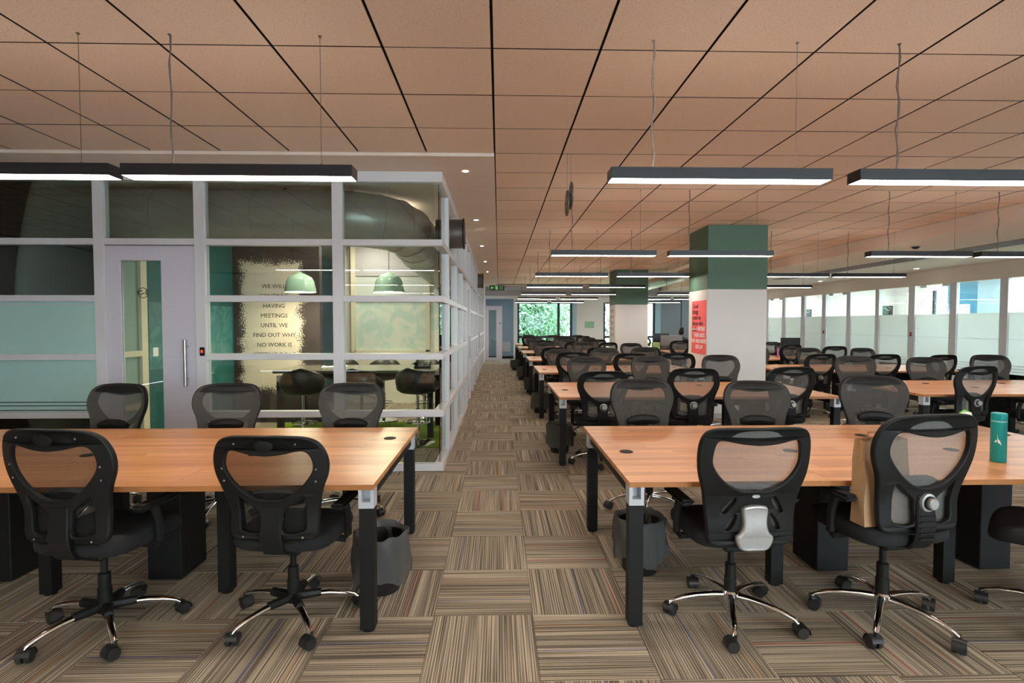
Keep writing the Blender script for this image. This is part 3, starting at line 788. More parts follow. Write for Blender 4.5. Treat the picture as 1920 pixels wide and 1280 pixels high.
# ------------------------------------------------------------------ right-hand cabins
RX = 10.6
wr = sempty('wall_right', 'glass cabin fronts with frosted lower panes along the right side')
bobj('header', (RX - .03, RX + .1, -6, 21.8, 2.424, SOF_Z), 'gypsum', wr)
bobj('wall_panel', (RX - .03, RX + .1, -6, 8.3, 0, 2.424), 'gypsum', wr)
mul = [(8.3, 8.42), (9.5, 9.66), (10.76 - .0, 10.94), (12.0, 12.19), (13.23, 13.44), (14.5, 14.64), (15.70, 15.87), (16.9, 17.1), (18.1, 18.3), (19.35, 19.54), (20.55, 20.72)]
for a, b in mul: bobj('post', (RX - .04, RX + .04, a, b, 0, 2.424), 'frame', wr, .004)
cab_doors = {(12.19, 13.23): 4, (15.87, 16.9): 5, (19.54, 20.55): 6}
for (a, b), (c, d) in zip(mul, mul[1:]):
    key = (b, c)
    if key in cab_doors:
        dd = sempty('door_%d' % cab_doors[key], 'frameless glass cabin door with frosted film, handle and round badge')
        par = dd
        bm = bmesh.new(); tube(bm, [(RX - .07, c - .10, .95), (RX - .07, c - .10, 1.42)], .013, 8); obj('door_handle', bm, 'steel', dd)
        for z in (1.02, 1.35):
            bm = bmesh.new(); tube(bm, [(RX - .07, c - .10, z), (RX, c - .10, z)], .007, 6); obj('handle_stem', bm, 'steel', dd)
        for yy in (b + .03, c - .35): bobj('patch_fitting', (RX - .02, RX + .02, yy, yy + .2, 2.36, 2.424), 'steel', dd)
        bm = bmesh.new(); lathe(bm, [(.062, 0), (.062, .002), (.054, .002), (.054, 0)], 24, cap=False)
        obj('room_badge', bm, 'greyink', dd, (RX - .008, (b + c) / 2 - .1, 1.84), FACE_LEFT)
        text('room_number', '8' if cab_doors[key] == 4 else ('7' if cab_doors[key] == 5 else '6'), .08, 'greyink', dd, (RX - .008, (b + c) / 2 - .1, 1.84), FACE_LEFT)
    else: par = wr
    bobj('glass_pane', (RX - .004, RX + .004, b, c, 1.703, 2.424), 'winglass', par)
    bobj('frosted_pane', (RX - .004, RX + .004, b, c, .42, 1.703), 'frostw', par)
    bobj('glass_pane', (RX - .004, RX + .004, b, c, 0.01, .42), 'dkglass', par)
    bobj('film_joint', (RX - .006, RX - .004, b, c, 1.14, 1.145), 'greyink', par)
    for z in (.47, .53, .59): bobj('film_stripe', (RX - .006, RX - .004, b, c, z, z + .012), 'greyink', par)
for k, y in enumerate((13.335, 16.99)):
    rd = thing('card_reader', ['black card reader with red light beside the nearest cabin door', 'black card reader with red light beside the middle cabin door'][k], 'card reader', (RX - .04, y, 1.20), 0, 'cabin card readers')
    bobj('reader_case', (-.014, 0, -.03, .03, -.05, .05), 'black', rd, .003)
    bobj('reader_light', (-.016, -.0135, -.013, .013, -.012, .02), 'redled', rd)
OX = 12.9
for k, (x, y) in enumerate([(11.7, 10.0), (11.7, 12.6), (11.7, 15.2), (11.7, 18.2), (11.7, 20.2)]):  # square lights added to brighten the cabin interiors
    t = thing('added_cabin_light', 'square light added to brighten the cabins, %s from the camera' % ORD[k], 'light', (x, y, CZ - .21), 0, 'added cabin lights')
    bobj('light_frame', (-.31, .31, -.31, .31, 0, .008), 'frame', t)
    bobj('light_diffuser', (-.29, .29, -.29, .29, -.002, .001), 'panel', t)
wo = sempty('wall_outer', 'outer wall of the cabins with windows')
segs = [(-6, 8.0, 'white'), (8, 11.5, 'w'), (11.5, 13.3, 'w'), (13.3, 14.0, 'palecab'), (14.0, 14.95, 'bluecab'), (14.95, 15.15, 'white'), (15.15, 16.45, 'w'), (16.45, 17.0, 'white'), (17.0, 18.0, 'palecab'), (18.0, 19.3, 'bluecab'), (19.3, 20.7, 'w'), (20.7, 22.5, 'white')]
for a, b, mt in segs:
    if mt == 'w':
        bobj('wall_panel', (OX, OX + .15, a, b, 0, .9), 'white', wo)
        bobj('wall_panel', (OX, OX + .15, a, b, 2.45, CZ), 'white', wo)
        bobj('glass_pane', (OX + .06, OX + .068, a, b, .9, 2.45), 'winglass', wo)
        bobj('mullion', (OX + .03, OX + .1, (a + b)/2 - .35, (a + b)/2 - .27, .9, 2.45), 'winframe', wo)
        bobj('window_frame', (OX + .03, OX + .1, a, a + .06, .9, 2.45), 'winframe', wo)
    else: bobj('wall_panel', (OX, OX + .15, a, b, 0, CZ), mt, wo)
for k, y in enumerate((8.35, 14.6 - .0, 17.0, 21.2)):
    if k == 1: continue
    struct(bobj('wall_cabin_%d' % (k + 1), (RX + .05, OX, y, y + .08, 0, CZ), 'white'))
struct(bobj('wall_cabin_end', (RX - .03, OX, 21.6, 21.7, 0, CZ), 'white'))
for k, (x, y, lb) in enumerate([(12.67, 16.99, 'black framed picture with a white loop seen in the nearer cabin'), (12.5, 21.19, 'dark framed picture seen in the far cabin')]):
    t = thing('framed_picture', lb, 'picture', (x, y, 1.87), 0)
    bobj('picture_board', (-.17, .17, -.015, 0, -.18, .18), 'darkscreen', t, .004)
    bm = bmesh.new(); tube(bm, [(-.12, -.018, .12), (-.02, -.018, .04), (.06, -.018, .03), (.10, -.018, .09), (.02, -.018, .14)], .007, 5); obj('picture_line', bm, 'whiteink', t)
# soffit grille and downlight
gr = thing('air_grille', 'long black linear air grille in the plaster soffit', 'grille', (8.1, 0, SOF_Z))
bobj('grille_backing', (0, .52, 7.2, 15.6, -.004, -.001), 'void', gr)
for k in range(6):
    bobj('grille_blade', (.02 + k * .092, .045 + k * .092, 7.2, 15.6, -.012, -.003), 'greyw', gr)
bm = bmesh.new()
for k in range(56): box(bm, 0, .52, 7.2 + k * .15, 7.215 + k * .15, -.010, -.004)
o = obj('grille_cross_bars', bm, 'greyw', gr); o['kind'] = 'stuff'
for k, (x, y) in enumerate([(10.0, 12.5), (10.0, 16.3), (10.0, 20.0)]):
    t = thing('downlight', 'recessed downlight in the soffit above the %s cabin door' % ['nearest', 'middle', 'farthest'][k], 'downlight', (x, y, SOF_Z), 0, 'soffit downlights')
    bm = bmesh.new(); lathe(bm, [(.05, 0), (.07, -.004), (.07, 0)], 18, cap=False); obj('trim_ring', bm, 'frame', t)
    bm = bmesh.new(); lathe(bm, [(.001, -.002), (.05, -.002)], 18, cap=False); obj('lens', bm, 'down', t)
sd = thing('smoke_detector', 'small dark ceiling sensor on the plaster soffit', 'sensor', (7.1, 8.9, SOF_Z))
bm = bmesh.new(); lathe(bm, [(.06, 0), (.06, -.015), (.035, -.04), (.001, -.045)], 16, cap=False); obj('sensor_dome', bm, 'black', sd)
bm = bmesh.new(); lathe(bm, [(.075, 0), (.075, -.008), (.06, -.008)], 16, cap=False); obj('sensor_base', bm, 'greyw', sd)
for k, y in enumerate((5.234, 7.676, 10.23, 12.79, 15.3)):
    t = thing('downlight', 'recessed downlight above the aisle, %s from the camera' % ORD[k], 'downlight', (-.325, y, CZ - .028), 0, 'aisle downlights')
    bm = bmesh.new(); lathe(bm, [(.028, 0), (.042, -.004), (.042, 0)], 18, cap=False); obj('trim_ring', bm, 'frame', t)
    bm = bmesh.new(); lathe(bm, [(.001, -.002), (.028, -.002)], 18, cap=False); obj('lens', bm, 'down', t)

# ------------------------------------------------------------------ far end: open door, exit sign, notice
d = sempty('door_7', 'lilac door with glass slot and pull handle at the end of the aisle')
y = 20.85
for b in [(-.56, -.40, .01, 2.16), (-.10, .13, .01, 2.16), (-.40, -.10, 2.0, 2.16), (-.40, -.10, .01, .14)]:
    bobj('door_leaf', (b[0], b[1], y - .02, y + .02, b[2], b[3]), 'door', d)
bobj('glass_pane', (-.40, -.10, y - .004, y + .004, .14, 2.0), 'glass', d)
bm = bmesh.new(); tube(bm, [(.04, y - .07, .85), (.04, y - .07, 1.35)], .015, 8); obj('door_handle', bm, 'steel', d)
bobj('lock_case', (.03, .06, y - .03, y - .02, 1.45, 1.52), 'black', d)
ex = thing('exit_sign', 'green lit exit sign with arrow hanging at the end of the aisle', 'sign', (-.06, 20.0, 2.72))
bobj('sign_box', (-.29, .27, -.02, .02, 0, .19), 'exit', ex, .004)
bobj('sign_hanger', (-.02, 0, -.01, .01, .19, CZ - 2.72 - .03), 'wire', ex)
bm = bmesh.new(); box(bm, -.24, -.12, -.024, -.021, .085, .105)
for s in (-1, 1):
    vs = [bm.verts.new((a, -.0225, b)) for a, b in ((-.25, .095), (-.20, .095 + s*.055), (-.18, .095 + s*.055), (-.225, .095))]
    bm.faces.new(vs)
obj('arrow', bm, 'exitlit', ex)
bobj('pictogram', (-.07, .02, -.024, -.021, .03, .16), 'exitlit', ex)
bm = bmesh.new(); tube(bm, [(-.055, -.0255, .04), (-.02, -.0255, .09), (-.025, -.0255, .13)], .010, 5); obj('running_figure', bm, 'exit', ex)
text('sign_lettering', 'EXIT', .06, 'exitlit', ex, (.155, -.023, .13), FACE_CAM)
text('sign_lettering', 'EXIT', .06, 'exitlit', ex, (.155, -.023, .06), FACE_CAM)
nt_ = thing('wall_notice', 'small green notice on the white wall between the far windows', 'notice', (3.82, FWY - .004, 1.42))
bobj('notice_board', (-.22, .22, -.01, 0, -.16, .16), 'whiteink', nt_)
bobj('notice_print', (-.2, .2, -.013, -.0095, -.14, .14), 'greenposter', nt_)

# ------------------------------------------------------------------ hanging round signs
for k, (x, y, z, r, lb) in enumerate([(.612, 4.78, 2.552, .112, 'lower of two dark round signs hanging edge-on over the aisle'), (.648, 4.78, 2.62, .120, 'upper of two dark round signs hanging edge-on over the aisle')]):
    t = thing('hanging_sign', lb, 'sign', (x, y, z), 0, 'round hanging signs')
    bm = bmesh.new(); lathe(bm, [(.001, -.006), (r, -.006), (r, .006), (.001, .006)], 36, cap=False); obj('sign_disc', bm, 'ductout', t, None, (0, PI/2, 0))
    bm = bmesh.new(); lathe(bm, [(r - .02, .007), (r - .008, .007)], 36, cap=False); obj('sign_ring', bm, 'greyink', t, None, (0, -PI/2, 0))
    for q in (-1, 1):
        bobj('sign_bar', (-.0085, -.0065, -.055, .055, q * .035 - .018, q * .035 + .018), 'greyink', t)
    bm = bmesh.new(); tube(bm, [(0, 0, r), (0, 0, CZ - z)], .0012, 5); obj('sign_wire', bm, 'wire', t)

# ------------------------------------------------------------------ linear pendant lights
def make_light():
    t = thing('pendant_light', '', 'light', group='black linear pendant lights')
    bm = bmesh.new(); L = .595; w = .055
    box(bm, -L, L, -w, -w + .004, 0, .060); box(bm, -L, L, w - .004, w, 0, .060)
    box(bm, -L, L, -w + .004, w - .004, .056, .060)
    box(bm, -L, -L + .004, -w + .004, w - .004, 0, .056); box(bm, L - .004, L, -w + .004, w - .004, 0, .056)
    obj('light_housing', bm, 'fixt', t, smooth=0)
    bobj('light_diffuser', (-L + .005, L - .005, -w + .005, w - .005, .001, .006), 'lamp', t)
    bobj('added_glow_strip', (-L + .03, L - .03, -.03, .03, .0602, .0612), 'added_uplight', t)  # glowing strip added on top of the housing to brighten the ceiling
    return t
light0 = make_light()
wire_cache = {}
def put_light(x, y, lb, first, rot=0, tilt=0):
    z = 2.243
    t = light0 if first else copy_tree(light0)
    t.location = (x, y, z); t.rotation_euler = (0, tilt, rot); t['label'] = lb
    for dx in (-.36, .42):
        top = (SOF_Z if x + dx > SOF_X else CZ) - z + (.002 if x + dx <= SOF_X else 0)
        key = (round(top, 3), dx < 0)
        if key not in wire_cache:
            bm = bmesh.new(); tube(bm, [(0, 0, .06), (0, 0, top)], .0016, 5)
            lathe(bm, [(.008, .06), (.008, .075), (.004, .08)], 8); lathe(bm, [(.004, top - .012), (.009, top - .006), (.009, top)], 8)
            me = finish('hanging_wire', bm); me.materials.append(M['wire'])
            mc = None
            if dx < 0:
                bm = bmesh.new(); n = 9
                tube(bm, [(.008 * math.sin(i * 1.7), .006 * math.cos(i * 2.1), .06 + (top - .06) * i / n) for i in range(n + 1)], .0042, 6)
                mc = finish('power_cable', bm); mc.materials.append(M['cable'])
            wire_cache[key] = (me, mc)
        me, mc = wire_cache[key]
        obj('hanging_wire', me, None, t, (dx, 0, 0))
        if mc: obj('power_cable', mc, None, t, (dx, 0, 0))
LY = [2.87, 6.03, 8.67, 11.3, 14.1, 16.7, 19.5]
first = True
put = []
for r, y in enumerate(LY):
    rr = ORD[r] + (' row from the camera' if r else ' row')
    put.append((1.19, y, 'black linear light over the right-hand desks, nearest the aisle, %s' % rr))
    put.append((2.53, y, 'black linear light over the right-hand desks, second from the aisle, %s' % rr))
    if r:
        put.append((4.845, y, 'black linear light beyond the column line, nearer the aisle, %s' % rr))
        put.append((6.135, y, 'black linear light beyond the column line, nearer the cabins, %s' % rr))
put.append((-1.362, 2.87, 'black linear light over the left-hand desk, nearest the aisle'))
put.append((-2.612, 2.87, 'black linear light over the left-hand desk, cut by the picture edge'))
for r, y in enumerate((-.1, -2.95)):
    for x in (-2.612, -1.362, 1.19, 2.53):
        put.append((x, y, 'black linear light behind the camera, %s row, %s' % (ORD[r], {-2.612: 'far left', -1.362: 'left', 1.19: 'right', 2.53: 'far right'}[x])))
for k, (x, y, lb) in enumerate(put):
    tl = 0
    if k == 18: tl = .012
    put_light(x, y, lb, k == 0, 0, tl)

# ------------------------------------------------------------------ bench desks
FY = [2.50, 5.42, 8.15, 10.88, 13.60, 16.30, 19.0]
DD = 1.385
def smesh(key, fn, cache={}):
    if key not in cache: cache[key] = fn()
    return cache[key]
def leg_mesh():
    bm = bmesh.new(); box(bm, -.034, .034, -.034, .034, .012, DT - .115); lathe(bm, [(.03, 0), (.03, .012)], 10)
    m = finish('leg', bm, 0.5); m.materials.append(M['black']); return m
def brk_mesh():
    bm = bmesh.new()
    for x0, x1, y0, y1 in ((-.036, -.02, -.036, .036), (.02, .036, -.036, .036), (-.02, .02, .02, .036)):
        box(bm, x0, x1, y0, y1, DT - .115, DT - .026)
    box(bm, -.02, .02, -.036, .02, DT - .115, DT - .085)
    m = finish('leg_bracket', bm, 0); m.materials.append(M['bracket']); return m
def grom_mesh():
    bm = bmesh.new(); lathe(bm, [(.040, 0), (.040, .003), (.034, .004), (.030, .002), (.001, .002)], 20, cap=False)
    box(bm, -.02, .02, -.004, .012, .002, .004)
    m = finish('cable_grommet', bm); m.materials.append(M['black']); return m
def bench(x0, y0, widths, lb, detail=True, mirror=False):
    t = thing('bench_desk', lb, 'desk', (x0, y0, 0), 0, 'shared bench desks')
    s = -1 if mirror else 1
    xs = [0]
    for w in widths: xs.append(xs[-1] + s * w)
    TH = .026
    for k in range(len(widths)):
        a, b = sorted((xs[k], xs[k+1]))
        for h, (ya, yb) in enumerate(((0, DD/2), (DD/2, DD))):
            bm = bmesh.new(); box(bm, a + .0008, b - .0008, ya + .0005, yb - .0005, DT - TH, DT)
            obj('worktop', bm, 'wood', t, smooth=0)
            gx = (xs[k] + s * .13) if h == 0 else (xs[k+1] - s * .13)
            if mirror: gx = xs[k] + s * .13 if h else xs[k+1] - s * .13
            obj('cable_grommet', smesh('g', grom_mesh), None, t, (gx, .60 if h == 0 else DD - .41 + .04, DT))
    for e, x in enumerate((xs[0] + s * .037, xs[-1] - s * .037)):
        for y in (.04, DD - .17):
            l = obj('leg', smesh('l', leg_mesh), None, t, (x, y, 0))
            obj('leg_bracket', smesh('b', brk_mesh), None, l)
        bobj('end_rail', (x - .02, x + .02, .075, DD - .21, DT - .085, DT - .03), 'black', t)
    if detail:
        for x in xs[1:-1]:
            for y in (.42, DD - .42):
                l = obj('leg', smesh('l', leg_mesh), None, t, (x - s * .05, y, 0))
        a, b = sorted((xs[0] + s * .3, xs[-1] - s * .3))
        bobj('cable_tray', (a, b, DD/2 - .13, DD/2 + .13, DT - .14, DT - .03), 'black', t)
        for x in xs[1:-1]:
            bobj('cable_riser', (x + s * .27, x + s * .46, .54, .80, .01, DT - .14), 'black', t, .004)
        bobj('wire_outlet', (xs[0] + s * .07, xs[0] + s * .13, .30, .40, DT - .10, DT - .03), 'black', t)
    else:
        a, b = sorted((xs[0] + s * .3, xs[-1] - s * .3))
        bobj('cable_tray', (a, b, DD/2 - .13, DD/2 + .13, DT - .14, DT - .03), 'black', t)
        for x in xs[1:-1]: bobj('cable_riser', (x + s * .2, x + s * .4, .54, .80, .01, DT - .14), 'black', t)
    return t
SW = .983
XR = .625
for r, y in enumerate(FY):
    w = [SW] * 3 if r not in (2, 4) else [.855] * 3
    bench(XR, y, w, 'orange wood bench desk beside the aisle on the right, %s row from the camera' % ORD[r], r < 4)
XB = 4.55
for r, y in enumerate(FY[1:6]):
    bench(XB, y + .12, [SW] * 3, 'orange wood bench desk on the cabin side of the column, %s of its rows' % ORD[r], r < 2)
bench(-.592, 2.49, [SW * .97] * 4, 'orange wood bench desk on the left of the aisle', True, True)

# ------------------------------------------------------------------ office chairs
def curve_plate(name, loops, ext, bev):
    cu = bpy.data.curves.new(name, 'CURVE'); cu.dimensions = '2D'; cu.fill_mode = 'BOTH'
    cu.extrude = ext; cu.bevel_depth = bev; cu.bevel_resolution = 2; cu.resolution_u = 1; cu.offset = -bev
    for lp in loops:
        s = cu.splines.new('POLY'); s.points.add(len(lp) - 1); s.use_cyclic_u = True
        for p, (u, v) in zip(s.points, lp): p.co = (u, v, 0, 1)
    o = bpy.data.objects.new(name, cu); C.objects.link(o); bpy.context.view_layer.update()
    me = bpy.data.meshes.new_from_object(o)
    bpy.data.objects.remove(o); bpy.data.curves.remove(cu)
    return me
def smooth_loop(pts, n=4, closed=True):
    """Catmull-Rom through points"""
    out = []; m = len(pts)
    for i in range(m):
        p0, p1, p2, p3 = pts[(i-1) % m], pts[i], pts[(i+1) % m], pts[(i+2) % m]
        for k in range(n):
            t = k / n
            out.append(tuple(0.5 * ((2*p1[a]) + (-p0[a]+p2[a])*t + (2*p0[a]-5*p1[a]+4*p2[a]-p3[a])*t*t + (-p0[a]+3*p1[a]-3*p2[a]+p3[a])*t**3) for a in (0, 1)))
    return out
CW = 1.07
def sym(half):            # half outline from bottom centre to top centre with u>0 -> closed CCW loop
    half = [(u * CW, v) for u, v in half]
    return half + [(-u, v) for u, v in reversed(half) if abs(u) > 1e-6]
OUT_A = sym([(0.0, .482), (.10, .484), (.165, .492), (.192, .520), (.196, .60), (.205, .68), (.222, .745), (.243, .805), (.250, .86), (.242, .915), (.216, .967), (.168, .995), (.09, 1.004), (0, 1.005)])
WIN_A = sym([(0.0, .688), (.06, .698), (.115, .735), (.160, .785), (.187, .835), (.188, .880), (.172, .918), (.14, .930), (.07, .915), (0, .908)])
LOW_A = [(.056, .530), (.145, .536), (.152, .60), (.155, .690), (.148, .702), (.10, .665), (.062, .636), (.056, .60)]
OUT_C = sym([(0.0, .462), (.08, .452), (.15, .440), (.185, .455), (.195, .52), (.205, .62), (.218, .70), (.240, .78), (.248, .86), (.243, .935), (.222, .982), (.18, 1.002), (.09, 1.008), (0, 1.008)])
WIN_C = sym([(0.0, .712), (.05, .708), (.11, .735), (.155, .775), (.187, .83), (.19, .88), (.178, .935), (.15, .945), (.08, .932), (0, .925)])
SL1 = [(.085, .660), (.10, .672), (.145, .608), (.140, .596), (.120, .605)]
SL2 = [(.078, .580), (.092, .590), (.130, .530), (.125, .518), (.105, .527)]
def bend(u, v, w=0):
    y = -.205 - .13 * (v - .45) + .75 * u * u + .022 * math.exp(-((v - .63) / .10) ** 2)
    return y + w
def bend_mesh(me, off=0.0, sign=-1):
    for vt in me.vertices:
        u, v, w = vt.co
        vt.co = (u, bend(u, v) + sign * w + off, v)
    me.flip_normals()
    for p in me.polygons: p.use_smooth = True
    me.set_sharp_from_angle(angle=.7)
    return me
def back_frame_mesh(kind):
    if kind == 'C':
        loops = [smooth_loop(OUT_C), smooth_loop(WIN_C)]
        for L in (SL1, SL2): loops += [smooth_loop(L, 3), smooth_loop([(-u, v) for u, v in L], 3)]
    else:
        loops = [smooth_loop(OUT_A), smooth_loop(WIN_A)]
        loops += [smooth_loop(LOW_A, 3), smooth_loop([(-u, v) for u, v in LOW_A], 3)]
    me = curve_plate('back_frame', loops, .006, .007)
    me = bend_mesh(me); me.materials.append(M['plastic']); return me
def back_mesh_mesh(kind):
    out = smooth_loop(OUT_C if kind == 'C' else OUT_A, 2)
    # grid fill via radial fan rings so that it can bend
    bm = bmesh.new(); cu, cv = 0, .76; rings = []
    for s in (.97, .7, .4, .15):
        rings.append([bm.verts.new((cu + (u - cu) * s, cv + (v - cv) * s, 0)) for u, v in out])
    n = len(out)
    for a, b in zip(rings, rings[1:]):
        for i in range(n): bm.faces.new((a[i], a[(i+1) % n], b[(i+1) % n], b[i]))
    bm.faces.new(rings[-1])
    me = bpy.data.meshes.new('back_mesh'); bm.to_mesh(me); bm.free()
    for vt in me.vertices:
        u, v, _ = vt.co; vt.co = (u, bend(u, v) + .021, v)
    for p in me.polygons: p.use_smooth = True
    return me
def seat_mesh():
    bm = bmesh.new(); n = 28; rows = []
    for z, s, dz in ((.415, .80, 0), (.418, .93, 0), (.432, .99, 0), (.455, 1.0, 0), (.478, .985, 0), (.492, .93, 0), (.497, .80, 0), (.490, .45, 0)):
        row = []
        for i in range(n):
            a = 2*PI*i/n; c, sn = math.cos(a), math.sin(a)
            e = .45
            x = .245 * s * math.copysign(abs(c)**e, c); y = .05 + .235 * s * math.copysign(abs(sn)**e, sn)
            zz = z - (.025 * max(0, (y - .15) / .13) ** 2)
            row.append(bm.verts.new((x, y, zz)))
        rows.append(row)
    for a, b in zip(rows, rows[1:]):
        for i in range(n): bm.faces.new((a[i], a[(i+1) % n], b[(i+1) % n], b[i]))
    bm.faces.new(list(reversed(rows[0]))); bm.faces.new(rows[-1])
    me = finish('seat', bm, 1.2); me.materials.append(M['fabric']); return me
def base_leg_mesh():
    bm = bmesh.new()
    tube(bm, [(.02, 0, .112), (.09, 0, .113), (.17, 0, .107), (.24, 0, .094), (.29, 0, .078), (.308, 0, .064)], [.020, .019, .017, .0155, .0135, .012], 10, squash=.8)
    me = finish('base_leg', bm, 1.0); me.materials.append(M['chrome']); return me
def caster_mesh():
    bm = bmesh.new()
    for s in (-1, 1):
        pr = [(.004, s*.006), (.027, s*.006), (.029, s*.010), (.029, s*.022), (.026, s*.026), (.004, s*.026)]
        n = 14; rings = []
        for r, y in pr:
            rings.append([bm.verts.new((.012 + r*math.cos(2*PI*i/n), y, .029 + r*math.sin(2*PI*i/n))) for i in range(n)])
        for a, b in zip(rings, rings[1:]):
            for i in range(n): bm.faces.new((a[i], a[(i+1) % n], b[(i+1) % n], b[i]))
        bm.faces.new(rings[0]); bm.faces.new(list(reversed(rings[-1])))
    # hood
    n = 8; rings = []
    for y in (-.027, .027):
        rings.append([bm.verts.new((.012 + .033*math.cos(PI*i/n - .25), y, .029 + .033*math.sin(PI*i/n - .25))) for i in range(n + 1)])
    for i in range(n): bm.faces.new((rings[0][i], rings[0][i+1], rings[1][i+1], rings[1][i]))
    lathe(bm, [(.008, .05), (.008, .075)], 8, -.004, 0)
    me = finish('caster', bm, .7); me.materials.append(M['caster']); return me
def arm_mesh(s):
    bm = bmesh.new()
    # bracket below the seat, upright, pad
    tube(bm, [(s*.14, .03, .405), (s*.25, .03, .405), (s*.268, .03, .43), (s*.272, .02, .53), (s*.268, 0.0, .60)], [.016, .018, .020, .019, .020], 8)
    v0 = len(bm.verts)
    vs = box(bm, s*.262 - .035, s*.262 + .035, -.10, .15, .597, .627)
    es = list({e for v in vs for e in v.link_edges})
    bmesh.ops.bevel(bm, geom=es, offset=.012, segments=2, affect='EDGES')
    me = finish('armrest', bm, .7); me.materials.append(M['plastic']); return me
def spine_mesh(kind):
    bm = bmesh.new()
    w = .052
    prof = [(.66, bend(0, .66) - .012), (.60, bend(0, .60) - .022), (.52, bend(0, .52) - .026), (.455, bend(0, .46) - .016), (.415, bend(0, .45) + .01), (.395, -.12), (.395, -.05)]
    th = .030
    L = []; 
    for i, (z, y) in enumerate(prof):
        ww = w * (1.0 if i > 1 else .92)
        L.append([bm.verts.new(p) for p in ((-ww, y, z), (ww, y, z), (ww * .9, y + th * (1 if i < 4 else .2), z + (0 if i < 4 else th)), (-ww * .9, y + th * (1 if i < 4 else .2), z + (0 if i < 4 else th)))])
    for a, b in zip(L, L[1:]):
        for k in range(4): bm.faces.new((a[k], a[(k+1) % 4], b[(k+1) % 4], b[k]))
    bm.faces.new(L[0]); bm.faces.new(list(reversed(L[-1])))
    bmesh.ops.recalc_face_normals(bm, faces=bm.faces)
    bevel_all(bm, .006, 1)
    me = finish('back_support', bm, .6); me.materials.append(M['silver' if kind == 'C' else 'plastic']); return me
def plate_c():
    half = [(0, .428), (.05, .430), (.072, .450), (.082, .492), (.062, .515), (.052, .56), (.056, .625), (.03, .640), (0, .643)]
    me = curve_plate('support_plate', [smooth_loop(sym(half), 3)], .006, .010)
    bend_mesh(me, -.018); me.materials.append(M['silver']); return me
def make_chair(kind):
    t = thing('office_chair', 'x', 'chair', group='mesh-back office chairs')
    obj('seat', seat_mesh(), None, t)
    bf = obj('back_frame', back_frame_mesh(kind), None, t)
    me = back_mesh_mesh(kind); me.materials.append(M[{'A': 'mesh', 'G': 'meshg'}.get(kind, 'meshb')]); obj('back_mesh', me, None, t)
    if kind == 'C': obj('back_support', plate_c(), None, t)
    else: obj('back_support', spine_mesh(kind), None, t)
    if kind == 'B':
        bm = bmesh.new(); lathe(bm, [(.040, 0), (.038, .012), (.028, .014)], 22); k = obj('lumbar_knob', bm, 'silver', t, (0, bend(0, .625) - .020, .625), (PI/2, 0, 0))
        bm = bmesh.new(); lathe(bm, [(.029, .012), (.029, .022)], 22); obj('knob_collar', bm, 'plastic', k)
        bm = bmesh.new(); lathe(bm, [(.024, .02), (.024, .036), (.020, .040)], 22); obj('knob_cap', bm, 'silver', k)
        for q in range(5):
            z = .565 - q * .024
            bobj('support_rib', (-.040, .040, bend(0, z) - .030, bend(0, z) - .022, z - .003, z + .003), 'black', t)
    if kind == 'A':
        bm = bmesh.new(); lathe(bm, [(.001, .0), (.042, .0), (.046, -.002)], 24, cap=False)
        o = obj('badge_recess', bm, 'black', t, (0, bend(0, .957) - .0142, .957), (PI/2 + .13, 0, 0)); o.scale = (1, .55, 1)
        for s in (-1, 1):
            for v, u in ((.965, .14), (.84, .217), (.78, .212), (.505, .14)):
                bm = bmesh.new(); lathe(bm, [(.001, .001), (.004, .001), (.005, 0)], 8, cap=False); obj('screw', bm, 'steel', bf, (s * u, bend(u, v) - .0135, v), (PI/2, 0, 0))
    if kind == 'C':
        bm = bmesh.new(); lathe(bm, [(.001, .003), (.018, .003), (.020, 0)], 20, cap=False)
        o = obj('badge', bm, 'silver', t, (0, bend(0, .684) - .014, .684), (PI/2, 0, 0)); o.scale = (1, .42, 1)
    # lumbar pad
    bm = bmesh.new(); pts = [(u, bend(u, .665) + .045, .665 + .02 * math.cos(u * 9)) for u in [-.13 + .26*i/8 for i in range(9)]]
    tube(bm, pts, [.016, .026, .030, .031, .031, .031, .030, .026, .016], 8, squash=1.3)
    obj('lumbar_pad', bm, 'plastic', t)
    bobj('tilt_mechanism', (-.08, .08, -.10, .12, .365, .414), 'plastic', t, .012)
    bm = bmesh.new(); tube(bm, [(.06, .03, .392), (.2, .04, .392), (.25, .045, .387)], [.006, .006, .010], 7); obj('tilt_lever', bm, 'plastic', t)
    bm = bmesh.new(); lathe(bm, [(.030, .09), (.030, .20), (.026, .205), (.026, .27), (.015, .275), (.015, .37)], 16); obj('gas_lift', bm, 'plastic', t)
    bm = bmesh.new(); lathe(bm, [(.030, .085), (.040, .095), (.042, .125), (.034, .135)], 18); hub = obj('base_hub', bm, 'plastic' if kind == 'A' else 'chrome', t)
    lm = smesh('bl', base_leg_mesh); cm = smesh('cas', caster_mesh)
    for s in (-1, 1): obj('armrest', smesh('arm%d' % s, lambda: arm_mesh(s)), None, t)
    for k in range(5):
        a = 2*PI*k/5 + .31
        l = obj('base_leg', lm, None, t, None, (0, 0, a))
        if kind == 'A':
            bm = smesh('cov', lambda: None)
        c = obj('caster', cm, None, t, (.308*math.cos(a), .308*math.sin(a), 0), (0, 0, a + .6 + k * 1.1))
    if kind == 'A':
        bm = bmesh.new()
        for k in range(5):
            a = 2*PI*k/5 + .31
            tube(bm, [(.02*math.cos(a), .02*math.sin(a), .113), (.13*math.cos(a), .13*math.sin(a), .114)], [.025, .021], 8)
        obj('hub_cover', bm, 'plastic', t)
    return t
protos = {k: make_chair(k) for k in 'ABCG'}
used = set()
